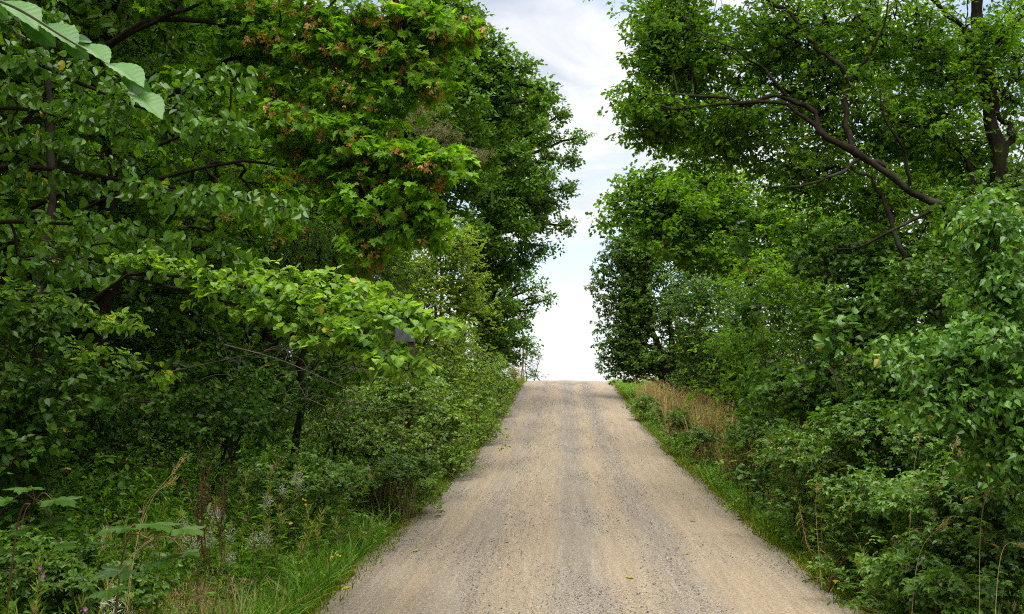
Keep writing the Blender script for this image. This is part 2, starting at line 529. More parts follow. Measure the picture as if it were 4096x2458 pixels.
def along(pts, rx, ry, rd, n, k=5):
    """A chain of k small blobs following a bough given by photo points (px, py, d)."""
    q = resample(np.array(pts, float), k)
    return [(x, y, d, rx * (1 + .3 * math.sin(3.1 * i)), ry * (1 + .3 * math.cos(2.3 * i)), rd, max(4, int(n / k))) for i, (x, y, d) in enumerate(q)]


def boughs(tx, d, ends, n, r=8, rd=.45, k=4, rise=14):
    """Leafy boughs running from a stem at photo column tx out to each end point."""
    out = []
    for i, e in enumerate(ends):
        ex, ey = e[0], e[1]
        dd = e[2] if len(e) > 2 else d
        sx = tx + .30 * (ex - tx)
        out += along([(sx, ey + rise, d + .3 * (dd - d)), ((sx + ex) / 2, ey + .25 * rise - 3, (d + dd) / 2), (ex, ey, dd)], r * (1.0 + .35 * math.sin(i * 2.4)), r * .8, rd, n, k)
    return out


def gaussian_limb(a, b, r, bow=.12, n=7):
    a = np.asarray(a, float); b = np.asarray(b, float)
    s = np.linspace(0, 1, n)[:, None]
    L = np.linalg.norm(b - a)
    off = r.normal(size=3) * bow * L * .5 + np.array([0, 0, bow * L])
    p = a + (b - a) * s + off * np.sin(math.pi * s)
    p[1:-1] += r.normal(size=(n - 2, 3)) * L * .012
    return p


def plant(name, label, cat, base, blobs, leaf, size, nleaf, mat, bark='bark', group=None, scatter=.16, limbs=None, trunk_r=.12, twig_r=.004,
          flat=.5, droop=.35, up=1.0, out=.5, jit=.6, seed=0, auto=True, sides=7, wood=('trunk', 'crown'), skirt=0, sub=3, tight=.55, along=.75, stems=1,
          extra=None, arch=.10, bias=0.0, fork=.35):
    r = np.random.default_rng(seed + 1000)
    base = np.asarray(base, float)
    tips, cen = blob_tips(blobs, r, skirt)
    wood_pts, wood_rad = [], []
    if limbs:
        for pts, r0, r1 in limbs:
            nq = (len(pts) - 1) * 4 + 1
            q = resample(pts, nq)
            pl_ = np.array(pts, float); u_ = np.linspace(0, len(pts) - 1, nq)
            q = .45 * q + .55 * np.stack([np.interp(u_, np.arange(len(pts)), pl_[:, a_]) for a_ in range(3)], 1)
            nz = r.normal(size=q.shape); nz = .5 * nz + .5 * np.roll(nz, 1, 0)
            q[1:-1] += nz[1:-1] * min(.045, r0 * .7)
            wood_pts.append(q); wood_rad.append(np.linspace(r0, r1, len(q)) * (1 + .11 * r.normal(size=len(q))))
    if auto:
        cs = np.array([V(b[0], b[1], b[2]) for b in blobs])
        mean = cs.mean(0); top = cs[:, 2].max()
        if not limbs:
            for k in range(stems):
                bb = base + (r.normal(size=3) * np.array([.25, .25, 0]) if stems > 1 else 0)
                tgt = base + (mean - base) * np.array([.6, .6, 1]) + (r.normal(size=3) * .35 * np.linalg.norm(mean - base) * np.array([1, 1, .1]) * .5 if stems > 1 else 0)
                tgt[2] = base[2] + (max(mean[2], base[2] + .4) - base[2]) * (1.0 if stems == 1 else .9)
                q = gaussian_limb(bb + np.array([0, 0, -.1]), tgt, r, .04, 12)
                wood_pts.append(q); wood_rad.append(np.linspace(trunk_r, trunk_r * .45, 12))
        trunk_nodes = np.concatenate(wood_pts); trunk_rads = np.concatenate(wood_rad)
        for c in cs:
            cost = np.linalg.norm(trunk_nodes - c, axis=1) + 1.0 * np.maximum(0, trunk_nodes[:, 2] - c[2] + .2) - fork * (trunk_nodes[:, 2] - base[2]) * 0
            j = cost.argmin()
            if np.linalg.norm(trunk_nodes[j] - c) < .25: continue
            q = gaussian_limb(trunk_nodes[j], c, r, .08, 9)
            wood_pts.append(q); wood_rad.append(np.linspace(min(trunk_rads[j] * .7, trunk_r * .55), trunk_r * .12 + .004, 9))
    nodes = np.concatenate(wood_pts)
    chains, cnt, att = grow(nodes, tips, r, arch)
    nl = len(limbs) if limbs else 1
    split = bool(limbs) and nl > 1
    owner = np.concatenate([np.full(len(q), j if j < nl else 0) for j, q in enumerate(wood_pts)])
    rad = np.minimum(twig_r * np.maximum(cnt, 1)**.45, trunk_r * .35)
    rad[:, 4] *= .5
    root = thing(name, label, cat, base, group)
    own = owner[att] if split else np.zeros(len(chains), int)
    trunk = None
    for w in range(nl if split else 1):
        mb = MB()
        for j, (q, rr) in enumerate(zip(wood_pts, wood_rad)):
            if (j if j < nl else 0) == w or not split:
                mb.tubes(q[None], rr.copy()[None], sides)
        sel = own == w
        mb.tubes(chains[sel], rad[sel], 4)
        o = mb.build(wood[0] if w == 0 else 'limb', M[bark], trunk or root, base)
        trunk = trunk or o
    mb = MB()
    scatter_leaves(mb, T[leaf], chains, cen, r, nleaf, size, scatter, flat, droop, up, out, jit, along, sub, tight, bias)
    mb.build(wood[1], M[mat], root, base)
    if extra:
        extra(root, base, chains, cen, r)
    return root


CLOUD, ZENITH, GLOW, SUN_E, EXPOSURE = 4.0, 6.6, 1.0, 1.5, 1.18

# ------------------------------------------------------------------ sky, sun, camera
SUN_EL, SUN_AZ = math.radians(70), math.radians(186)      # azimuth from +Y towards +X
sun_dir = np.array([math.sin(SUN_AZ) * math.cos(SUN_EL), math.cos(SUN_AZ) * math.cos(SUN_EL), math.sin(SUN_EL)])
world = bpy.data.worlds.new('World'); scene.world = world
world.use_nodes = True
nt = world.node_tree; nt.nodes.clear(); N, L = nt.nodes, nt.links


def math_node(op, a=None, b=None, c=None):
    n = N.new('ShaderNodeMath'); n.operation = op
    for i, v in enumerate((a, b, c)):
        if v is None: continue
        if isinstance(v, (int, float)): n.inputs[i].default_value = v
        else: L.new(v, n.inputs[i])
    return n.outputs[0]


sky = N.new('ShaderNodeTexSky'); sky.sky_type = 'NISHITA'; sky.sun_disc = False
sky.sun_elevation = SUN_EL; sky.sun_rotation = SUN_AZ
tc = N.new('ShaderNodeTexCoord')
sp = N.new('ShaderNodeSeparateXYZ'); L.new(tc.outputs['Generated'], sp.inputs[0])
zz = math_node('ADD', math_node('MAXIMUM', sp.outputs[2], 0.0), 0.16)
cx = N.new('ShaderNodeCombineXYZ')
L.new(math_node('DIVIDE', sp.outputs[0], zz), cx.inputs[0]); L.new(math_node('DIVIDE', sp.outputs[1], zz), cx.inputs[1])
mp = N.new('ShaderNodeMapping'); mp.inputs['Location'].default_value = (3.1, 1.7, 0.4); mp.inputs['Rotation'].default_value = (0, 0, 0.35); mp.inputs['Scale'].default_value = (1.0, 1.6, 1)
L.new(cx.outputs[0], mp.inputs['Vector'])
n1 = N.new('ShaderNodeTexNoise'); n1.inputs['Scale'].default_value = 1.1; n1.inputs['Detail'].default_value = 9; n1.inputs['Roughness'].default_value = 0.62; n1.inputs['Distortion'].default_value = 0.5
L.new(mp.outputs[0], n1.inputs['Vector'])
cover = ramp(N, [(0.41, (0.28, 0.28, 0.28)), (0.53, (1, 1, 1))])
L.new(n1.outputs['Fac'], cover.inputs['Fac'])
n2 = N.new('ShaderNodeTexNoise'); n2.inputs['Scale'].default_value = 2.2; n2.inputs['Detail'].default_value = 8; n2.inputs['Roughness'].default_value = 0.6; n2.inputs['Distortion'].default_value = 0.8
mp2 = N.new('ShaderNodeMapping'); mp2.inputs['Location'].default_value = (9.0, 4.0, 2.0); mp2.inputs['Rotation'].default_value = (0, 0, 0.6)
L.new(cx.outputs[0], mp2.inputs['Vector']); L.new(mp2.outputs[0], n2.inputs['Vector'])
# cloud deck: white low down, greyer blue-grey folds higher up, bright round the veiled sun
fold = ramp(N, [(0.36, (0.50, 0.56, 0.66)), (0.60, (0.90, 0.91, 0.94))])
L.new(n2.outputs['Fac'], fold.inputs['Fac'])
low = N.new('ShaderNodeMapRange'); low.inputs['From Min'].default_value = 0.10; low.inputs['From Max'].default_value = 0.34
L.new(sp.outputs[2], low.inputs['Value'])
cmix = N.new('ShaderNodeMix'); cmix.data_type = 'RGBA'
L.new(low.outputs[0], cmix.inputs['Factor']); cmix.inputs[6].default_value = (0.875, 0.895, 0.92, 1); L.new(fold.outputs['Color'], cmix.inputs[7])
hi = N.new('ShaderNodeMapRange'); hi.inputs['From Min'].default_value = 0.42; hi.inputs['From Max'].default_value = 0.62
L.new(sp.outputs[2], hi.inputs['Value'])
hmix = N.new('ShaderNodeMix'); hmix.data_type = 'RGBA'
L.new(hi.outputs[0], hmix.inputs['Factor']); L.new(cmix.outputs[2], hmix.inputs[6]); hmix.inputs[7].default_value = (0.98, 0.95, 0.88, 1)
dp = N.new('ShaderNodeVectorMath'); dp.operation = 'DOT_PRODUCT'
L.new(tc.outputs['Generated'], dp.inputs[0]); dp.inputs[1].default_value = tuple(sun_dir)
glow = math_node('POWER', math_node('MAXIMUM', math_node('MULTIPLY_ADD', dp.outputs['Value'], 0.5, 0.5), 0.0), 3.0)
zen = math_node('MULTIPLY', math_node('MAXIMUM', math_node('SUBTRACT', sp.outputs[2], 0.40), 0.0), ZENITH)
gain = math_node('MULTIPLY', math_node('ADD', math_node('ADD', 1.0, zen), math_node('MULTIPLY', glow, GLOW)), CLOUD)
csc = N.new('ShaderNodeVectorMath'); csc.operation = 'SCALE'
L.new(hmix.outputs[2], csc.inputs[0]); L.new(gain, csc.inputs['Scale'])
smix = N.new('ShaderNodeMix'); smix.data_type = 'RGBA'
L.new(cover.outputs['Color'], smix.inputs['Factor']); L.new(sky.outputs[0], smix.inputs[6]); L.new(csc.outputs[0], smix.inputs[7])
bg = N.new('ShaderNodeBackground'); bg.inputs['Strength'].default_value = 0.12
L.new(smix.outputs[2], bg.inputs['Color'])
wo = N.new('ShaderNodeOutputWorld'); L.new(bg.outputs[0], wo.inputs['Surface'])

sl = bpy.data.lights.new('sun', 'SUN'); sl.energy = SUN_E; sl.angle = math.radians(40); sl.color = (1.0, 0.965, 0.90)
so = bpy.data.objects.new('sun', sl); COL.objects.link(so)
from mathutils import Vector
so.rotation_euler = Vector(sun_dir).to_track_quat('Z', 'Y').to_euler()
so.location = (8, -8, 30)

cam = bpy.data.cameras.new('camera'); cam.sensor_width = 36; cam.lens = 36 * F / W; cam.clip_start = 0.05; cam.clip_end = 6000
co = bpy.data.objects.new('camera', cam); COL.objects.link(co)
co.location = EYE; co.rotation_euler = (math.pi / 2 + PITCH, 0, 0)
scene.camera = co
scene.view_settings.view_transform = 'Standard'; scene.view_settings.look = 'None'
scene.view_settings.exposure = EXPOSURE; scene.view_settings.gamma = 1.0
cy = scene.cycles
cy.use_denoising = False
try: cy.denoiser = 'OPENIMAGEDENOISE'
except Exception: pass
cy.max_bounces = 8; cy.diffuse_bounces = 3; cy.glossy_bounces = 2; cy.transmission_bounces = 6; cy.transparent_max_bounces = 4
cy.filter_width = 1.15
cy.caustics_reflective = False; cy.caustics_refractive = False


# ------------------------------------------------------------------ ground and road
def grid_obj(name, X, Y, Z, attrs, mat, kind):
    ny, nx = X.shape
    me = bpy.data.meshes.new(name)
    v = np.stack([X, Y, Z], -1).reshape(-1, 3)
    i = np.arange(ny - 1)[:, None] * nx + np.arange(nx - 1)[None]
    q = np.stack([i, i + 1, i + nx + 1, i + nx], -1).reshape(-1, 4)
    me.vertices.add(len(v)); me.vertices.foreach_set('co', v.astype(np.float32).ravel())
    me.loops.add(q.size); me.loops.foreach_set('vertex_index', q.astype(np.int32).ravel())
    me.polygons.add(len(q)); me.polygons.foreach_set('loop_start', (np.arange(len(q)) * 4).astype(np.int32))
    me.polygons.foreach_set('use_smooth', np.ones(len(q), bool))
    for k, a in attrs.items():
        at = me.attributes.new(k, 'FLOAT', 'POINT'); at.data.foreach_set('value', a.astype(np.float32).ravel())
    me.update(calc_edges=True)
    me.materials.append(mat)
    o = bpy.data.objects.new(name, me); COL.objects.link(o); o['kind'] = kind
    return o


def attr_node(N, name):
    a = N.new('ShaderNodeAttribute'); a.attribute_name = name
    return a.outputs['Fac']


gm, nt, N, L = new_mat('forest_soil')
tc = N.new('ShaderNodeTexCoord')
na = N.new('ShaderNodeTexNoise'); na.inputs['Scale'].default_value = 9; na.inputs['Detail'].default_value = 8; na.inputs['Roughness'].default_value = .7
L.new(tc.outputs['Object'], na.inputs['Vector'])
soil = ramp(N, [(.3, (.030, .020, .012)), (.6, (.085, .060, .035)), (.8, (.14, .10, .055))]); L.new(na.outputs['Fac'], soil.inputs['Fac'])
nb = N.new('ShaderNodeTexNoise'); nb.inputs['Scale'].default_value = 40; nb.inputs['Detail'].default_value = 4
L.new(tc.outputs['Object'], nb.inputs['Vector'])
turf = ramp(N, [(.3, (.075, .095, .012)), (.7, (.17, .19, .03))]); L.new(nb.outputs['Fac'], turf.inputs['Fac'])
edge = math_node('ADD', attr_node(N, 'edge'), math_node('MULTIPLY_ADD', na.outputs['Fac'], 0.9, -0.45))
er = ramp(N, [(0.0, (0, 0, 0)), (.08, (1, 1, 1)), (.45, (1, 1, 1)), (.75, (0, 0, 0))])
L.new(math_node('MULTIPLY', edge, 0.7), er.inputs['Fac'])
mx = N.new('ShaderNodeMix'); mx.data_type = 'RGBA'
L.new(er.outputs['Color'], mx.inputs['Factor']); L.new(soil.outputs['Color'], mx.inputs[6]); L.new(turf.outputs['Color'], mx.inputs[7])
p = N.new('ShaderNodeBsdfPrincipled'); p.inputs['Roughness'].default_value = .95; p.inputs['Specular IOR Level'].default_value = .15
L.new(mx.outputs[2], p.inputs['Base Color'])
bp = N.new('ShaderNodeBump'); bp.inputs['Strength'].default_value = .8; bp.inputs['Distance'].default_value = .04; L.new(na.outputs['Fac'], bp.inputs['Height']); L.new(bp.outputs[0], p.inputs['Normal'])
o = N.new('ShaderNodeOutputMaterial'); L.new(p.outputs[0], o.inputs['Surface'])

gx = np.concatenate([-np.geomspace(3000, 16, 24), np.arange(-14, 20, .25), np.geomspace(21, 3000, 24)])
gy = np.concatenate([[-3000, -1200, -500, -200, -100, -50, -25], np.arange(-12, 70, .4), np.geomspace(71, 3400, 30)])
X, Y = np.meshgrid(gx, gy)
grid_obj('ground', X, Y, ground_z(X, Y), {'edge': np.abs(X - xc(Y)) - HALF}, gm, 'structure')

rm, nt, N, L = new_mat('gravel_road')
U, Vv = attr_node(N, 'u'), attr_node(N, 'v')
uv = N.new('ShaderNodeCombineXYZ'); L.new(U, uv.inputs[0]); L.new(Vv, uv.inputs[1])


def noise_uv(sx, sy, scale, detail=4, rough=.6, loc=0.0):
    m_ = N.new('ShaderNodeMapping'); m_.inputs['Scale'].default_value = (sx, sy, 1); m_.inputs['Location'].default_value = (loc, loc * .7, loc)
    L.new(uv.outputs[0], m_.inputs['Vector'])
    n_ = N.new('ShaderNodeTexNoise'); n_.inputs['Scale'].default_value = scale; n_.inputs['Detail'].default_value = detail; n_.inputs['Roughness'].default_value = rough
    L.new(m_.outputs[0], n_.inputs['Vector'])
    return n_.outputs['Fac']


def mixc(f, a, b):
    m_ = N.new('ShaderNodeMix'); m_.data_type = 'RGBA'
    if isinstance(f, (int, float)): m_.inputs['Factor'].default_value = f
    else: L.new(f, m_.inputs['Factor'])
    for s_, v_ in ((6, a), (7, b)):
        if isinstance(v_, tuple): m_.inputs[s_].default_value = (*v_, 1)
        else: L.new(v_, m_.inputs[s_])
    return m_.outputs[2]


wob = math_node('MULTIPLY_ADD', noise_uv(1, .12, 1.2, 3), .10, -.05)
fu = math_node('ADD', math_node('MULTIPLY_ADD', U, 1 / 4.4, 0.5), wob)
bands = ramp(N, [(0.0, (.75,) * 3), (.10, (.55,) * 3), (.15, (.12,) * 3), (.20, (.55,) * 3), (.26, (.72,) * 3), (.30, (.02,) * 3), (.40, (.10,) * 3), (.46, (.95,) * 3), (.53, (.80,) * 3),
                 (.57, (.08,) * 3), (.62, (.12,) * 3), (.67, (.75,) * 3), (.73, (.60,) * 3), (.78, (.02,) * 3), (.91, (.05,) * 3), (.96, (.5,) * 3), (1.0, (.8,) * 3)])
L.new(fu, bands.inputs['Fac'])
streak = noise_uv(11, .07, 1.6, 6, .72, 3.0)
streak2 = noise_uv(7, .35, 1.4, 8, .82, 7.0)
patch = noise_uv(1, .5, 1.1, 5, .6, 11.0)
grav = math_node('ADD', bands.outputs['Color'], math_node('ADD', math_node('MULTIPLY_ADD', streak, 1.2, -.6), math_node('MULTIPLY_ADD', patch, .35, -.175)))
gr = ramp(N, [(.12, (.04, .04, .04)), (.88, (.90, .90, .90))]); L.new(grav, gr.inputs['Fac'])
st2 = ramp(N, [(.28, (0, 0, 0)), (.72, (1, 1, 1))]); L.new(streak2, st2.inputs['Fac'])
st2 = st2.outputs['Color']
sand = mixc(st2, (.172, .134, .088), (.315, .250, .172))
sand = mixc(math_node('MULTIPLY', patch, .5), sand, (.262, .210, .148))
grey = mixc(st2, (.122, .102, .080), (.265, .226, .178))
basec = mixc(gr.outputs['Color'], sand, grey)
mg = N.new('ShaderNodeMapping'); mg.inputs['Scale'].default_value = (1, 1, 1); L.new(uv.outputs[0], mg.inputs['Vector'])
fine = noise_uv(1, .8, 30, 6, .95)
fr = ramp(N, [(.30, (.25,) * 3), (.5, (1,) * 3), (.70, (1.75,) * 3)]); L.new(fine, fr.inputs['Fac'])
mf = N.new('ShaderNodeMix'); mf.data_type = 'RGBA'; mf.blend_type = 'MULTIPLY'; mf.inputs['Factor'].default_value = .8
L.new(basec, mf.inputs[6]); L.new(fr.outputs['Color'], mf.inputs[7])
vo = N.new('ShaderNodeTexVoronoi'); vo.inputs['Scale'].default_value = 60; vo.inputs['Randomness'].default_value = 1
L.new(uv.outputs[0], vo.inputs['Vector'])
sepc = N.new('ShaderNodeSeparateColor'); L.new(vo.outputs['Color'], sepc.inputs[0])
isst = math_node('LESS_THAN', vo.outputs['Distance'], math_node('MULTIPLY', sepc.outputs[0], .42))
dens = math_node('LESS_THAN', sepc.outputs[1], math_node('MULTIPLY_ADD', gr.outputs['Color'], .65, .18))
stc = ramp(N, [(0, (.05, .048, .05)), (.45, (.16, .155, .16)), (.75, (.30, .26, .21)), (1, (.50, .47, .43))]); L.new(sepc.outputs[2], stc.inputs['Fac'])
stm = math_node('MULTIPLY', isst, dens)
colr = mixc(math_node('MULTIPLY', stm, .85), mf.outputs[2], stc.outputs['Color'])
# dark soil and leaf crumbs worked in along both edges
ed = math_node('ADD', math_node('ABSOLUTE', U), math_node('MULTIPLY_ADD', streak, .24, -.12))
edr = ramp(N, [(.86, (0, 0, 0)), (.98, (1, 1, 1))]); L.new(math_node('DIVIDE', ed, 2.25), edr.inputs['Fac'])
colr = mixc(math_node('MULTIPLY', edr.outputs['Color'], .35), colr, (.095, .070, .048))
p = N.new('ShaderNodeBsdfPrincipled'); p.inputs['Roughness'].default_value = .92; p.inputs['Specular IOR Level'].default_value = .2
L.new(colr, p.inputs['Base Color'])
hgt = math_node('ADD', math_node('MULTIPLY', stm, .6), math_node('ADD', math_node('MULTIPLY', fine, .5), math_node('MULTIPLY', streak, 1.2)))
bp = N.new('ShaderNodeBump'); bp.inputs['Strength'].default_value = .7; bp.inputs['Distance'].default_value = .012; L.new(hgt, bp.inputs['Height']); L.new(bp.outputs[0], p.inputs['Normal'])
o = N.new('ShaderNodeOutputMaterial'); L.new(p.outputs[0], o.inputs['Surface'])

yy = np.arange(-12, 66.1, .12); uu = np.linspace(-1, 1, 61)
r_ = np.random.default_rng(5)
def wobble(y, s): return .07 * np.sin(y * .6 + s) + .05 * np.sin(y * 1.7 + 2 * s) + .02 * np.sin(y * 4.1 + 3 * s) + .03 * np.random.default_rng(int(s * 7)).normal(size=len(y))
eL = HALF + wobble(yy, 1.0); eR = HALF + wobble(yy, 4.0)
Uu = np.where(uu[None] < 0, uu[None] * eL[:, None], uu[None] * eR[:, None])
Yg = np.repeat(yy[:, None], len(uu), 1); Xg = Uu + xc(Yg)
rut = -.018 * (np.exp(-((np.abs(Uu) - .75) / .28)**2)) + .006 * np.sin(Yg * 1.3 + Uu * 2)
grid_obj('road', Xg, Yg, road_z(Xg, Yg) + rut + .006, {'u': Uu, 'v': Yg}, rm, 'structure')


# ------------------------------------------------------------------ loose stones on the road (nobody could count them)
def stone_tmpl(seed, small=False):
    r = np.random.default_rng(seed)
    v = np.array([(1, 0, 0), (-1, 0, 0), (0, 1, 0), (0, -1, 0), (0, 0, .7), (.6, .6, .35), (-.6, .6, .3), (.6, -.6, .3), (-.6, -.6, .35), (0, 0, -.4)], float)
    v += r.normal(size=v.shape) * .10
    if small:
        v = v[[0, 1, 2, 3, 4]]; v[:4, 2] -= .2
        return v, [[4, 0, 2], [4, 2, 1], [4, 1, 3], [4, 3, 0]]
    f = [(4, 0, 5), (4, 5, 2), (4, 2, 6), (4, 6, 1), (4, 1, 8), (4, 8, 3), (4, 3, 7), (4, 7, 0), (0, 9, 5), (5, 9, 2), (2, 9, 6), (6, 9, 1), (1, 9, 8), (8, 9, 3), (3, 9, 7), (7, 9, 0)]
    return v, [list(x) for x in f]


M['stone'] = plain_mat('pebble', (.030, .030, .034), (.34, .32, .30), rough=.85, attr=True)
mb = MB()
BU = np.array([-2.2, -1.9, -1.6, -1.2, -.9, -.6, -.3, -.05, .15, .45, .75, 1.0, 1.3, 1.8, 2.05, 2.2])
BD = np.array([.9, .8, .3, .6, .7, .25, .35, 1.0, .9, .35, .7, .6, .2, .15, .6, .9])
n = 210000
y = 7 + 42 * rng.random(n)**1.9
u = rng.uniform(-2.2, 2.2, n)
keep = rng.random(n) < (.10 + .62 * np.interp(u + .06 * np.sin(y * .35), BU, BD))
y, u = y[keep], u[keep]; n = len(y)
x = u + xc(y)
pos = np.c_[x, y, road_z(x, y) + .004]
sz = np.clip(.0042 * np.exp(.42 * rng.normal(size=n)) * (.75 + y / 40), .002, .016)
for k in range(3):
    s_ = slice(k, None, 3)
    m_ = len(pos[s_])
    tl = np.c_[rng.normal(size=(m_, 2)) * .3, np.ones(m_)]
    mb.instances(stone_tmpl(k, True), pos[s_], np.c_[rng.normal(size=(m_, 2)), np.zeros(m_)], tl, sz[s_], rng.random(m_)**1.1)
g = mb.build('gravel', M['stone']); tag(g, 'small dark and pale loose stones scattered in bands along the sandy road', 'gravel', kind='stuff')


# ------------------------------------------------------------------ grass and low ground cover (nobody could count them)
def verge_points(n, side, a0, a1, y0=5.0, y1=56.0, power=1.6, apow=1.0):
    y = y0 + (y1 - y0) * rng.random(n)**power
    a = a0 + (a1 - a0) * rng.random(n)**apow
    x = xc(y) + side * (HALF + a)
    return np.c_[x, y, ground_z(x, y)]


def clumped(p, scale, thr):
    f = np.sin(p[:, 0] * scale + 1.3 * np.sin(p[:, 1] * scale * .7)) * np.cos(p[:, 1] * scale * .9 + 1.1 * np.sin(p[:, 0] * scale * .8))
    return p[f + .5 * rng.normal(size=len(p)) > thr]


def blades(mb, p, h0, h1, lean=.35, tm='blade'):
    n = len(p)
    d = np.c_[rng.normal(size=(n, 2)) * lean, np.ones(n)]
    nr = np.c_[rng.normal(size=(n, 2)), np.zeros(n)]
    mb.instances(T[tm], p, d, nr, h0 + (h1 - h0) * rng.random(n)**1.5, rng.random(n))


mb = MB()
for side, n in ((-1, 70000), (1, 60000)):
    q = verge_points(n, side, -.16, .62, 5, 57, 1.5, 1.0)
    q = q[rng.random(len(q)) < sm(-.22, .12, np.abs(q[:, 0] - xc(q[:, 1])) - HALF + .06 * rng.normal(size=len(q)))]
    blades(mb, q, .03, .12, .8, 'turf')
tag(mb.build('turf', M['moss']), 'short yellow green turf creeping along both edges of the road', 'turf', kind='stuff')
mb = MB()
blades(mb, clumped(verge_points(60000, -1, .10, 2.2, 5, 56, 1.7), 1.6, .0), .14, .46)
blades(mb, clumped(verge_points(46000, 1, .10, 1.9, 5, 56, 1.7), 1.9, .1), .10, .40)
blades(mb, clumped(verge_points(14000, 1, .3, 2.6, 5.2, 10, 1.0), 2.3, .1), .25, .75, .4)
blades(mb, verge_points(11000, -1, .12, 1.15, 6.5, 11.5, 1.0), .14, .36, .6)
tag(mb.build('grass', M['grass']), 'loose green grass growing among weeds on both verges', 'grass', kind='stuff')
mb = MB()
for side, n, a0, a1 in ((-1, 150000, .22, 7.0), (1, 100000, .22, 7.0)):
    p = verge_points(n, side, a0, a1, 3.5, 56, 1.6, 1.6)
    a = np.abs(p[:, 0] - xc(p[:, 1])) - HALF
    lump = .75 + .5 * np.sin(p[:, 0] * 3.1 + p[:, 1] * .8) * np.cos(p[:, 1] * 1.9 - p[:, 0])
    p[:, 2] += .02 + rng.random(n)**1.2 * np.clip(.05 + .34 * a, .05, .80) * lump
    d = np.c_[rng.normal(size=(n, 2)), -.2 + .35 * rng.normal(size=n)]
    for tm, k in (('elm', 0), ('birch', 1), ('lance', 2), ('bramble', 3)):
        s_ = slice(k, None, 4); m_ = len(p[s_])
        mb.instances(T[tm], p[s_], d[s_], np.c_[rng.normal(size=(m_, 2)) * .55, np.ones(m_)], (.030 + .042 * rng.random(m_)) * (1.5 if tm in ('lance', 'bramble') else 1), rng.random(m_))
n = 70000
p = clumped(verge_points(n, -1, .55, 5.0, 4.5, 19, 1.1, 1.2), 2.1, .1); n = len(p)
a = np.abs(p[:, 0] - xc(p[:, 1])) - HALF
lump = .8 + .35 * np.sin(p[:, 0] * 2.3 + p[:, 1] * 1.4) * np.cos(p[:, 1] * 1.1 - 1.7 * p[:, 0])
p[:, 2] += .05 + rng.random(n)**.8 * np.clip(.55 * a, .1, 1.0) * lump
d = np.c_[rng.normal(size=(n, 2)), .15 + .8 * rng.normal(size=n)]
for tm, k in (('lance', 0), ('elm', 1), ('lance', 2)):
    s_ = slice(k, None, 3); m_ = len(p[s_])
    mb.instances(T[tm], p[s_], d[s_], np.c_[rng.normal(size=(m_, 2)) * .6, np.ones(m_)], (.035 + .04 * rng.random(m_)) * (1.6 if tm == 'lance' else 1), rng.random(m_) * (.55 if k else .85))
tag(mb.build('ground_cover', M['weed']), 'low leafy herbs covering the ground of both verges', 'ground cover', kind='stuff')


def B(px, d):
    x = float(V(px, 400, d)[0])
    return gxyz(x, d)


def WB(x, y, z, rx, rz, rd, n):
    """A blob given in metres."""
    t = np.array([x, y, z]) - EYE
    f = t[1] * math.cos(PITCH) + t[2] * math.sin(PITCH)
    u = -t[1] * math.sin(PITCH) + t[2] * math.cos(PITCH)
    return (512 + F * t[0] / f, 307 - F * u / f, y, rx * F / y, rz * F / y, rd, n)


# ================================================================== LEFT SIDE TREES
def maple_seeds(root, base, chains, cen, r):
    """Hanging bunches of rusty winged seeds."""
    e = chains[:, 4]
    outer = e[:, 0] > np.quantile(e[:, 0], .35)
    idx = np.where(outer & (r.random(len(e)) < .34))[0]
    mb = MB()
    for i in idx:
        k = r.integers(6, 12)
        c = e[i] + r.normal(size=3) * .05 + np.array([0, -.04, -.05])
        p = c + r.normal(size=(k, 3)) * np.array([.03, .03, .035])
        d = np.c_[r.normal(size=(k, 2)) * .6, -np.ones(k)]
        mb.instances(T['samara'], p, d, r.normal(size=(k, 3)), 0.045 + .02 * r.random(k), np.clip(r.random() * .4 + .6 * r.random(k), 0, .99))
    mb.build('seeds', M['seed'], root, base)


MB_ = [(300, -95, 11.2, 170, 60, 2.0, 330), (110, -120, 12, 160, 90, 2.5, 240), (430, -45, 10.5, 55, 36, 1.0, 150)]
MB_ += along([(180, 8, 11), (260, 10, 10.7), (340, 20, 10.3), (410, 26, 10), (455, 34, 9.8)], 30, 16, .5, 300, 8)
MB_ += along([(240, 45, 11), (310, 50, 10.5), (380, 58, 10.1), (425, 80, 9.9)], 30, 17, .5, 240, 7)
MB_ += along([(190, 80, 11.5), (270, 85, 10.9), (345, 95, 10.3), (385, 108, 10.1)], 30, 16, .5, 170, 6)
MB_ += along([(282, 118, 10.3), (325, 132, 10.1), (370, 148, 9.9), (415, 160, 9.7), (440, 166, 9.6)], 22, 15, .45, 260, 8)
MB_ += along([(300, 150, 10.4), (335, 180, 10.2), (362, 205, 10), (375, 230, 10), (368, 255, 10)], 20, 15, .45, 200, 7)
MB_ += along([(345, 165, 10.1), (390, 190, 9.9), (418, 208, 9.8), (428, 232, 9.8)], 18, 15, .4, 160, 6)
MB_ += along([(180, 205, 11.4), (240, 210, 10.8), (275, 222, 10.4)], 22, 9, .5, 60, 4)
MB_ += along([(60, 120, 12.5), (150, 130, 12.2), (230, 150, 12), (270, 190, 12)], 50, 36, 1.0, 200, 5)
MB_ += along([(40, 240, 12.5), (140, 255, 12.2), (240, 245, 12)], 50, 26, 1.0, 120, 4)
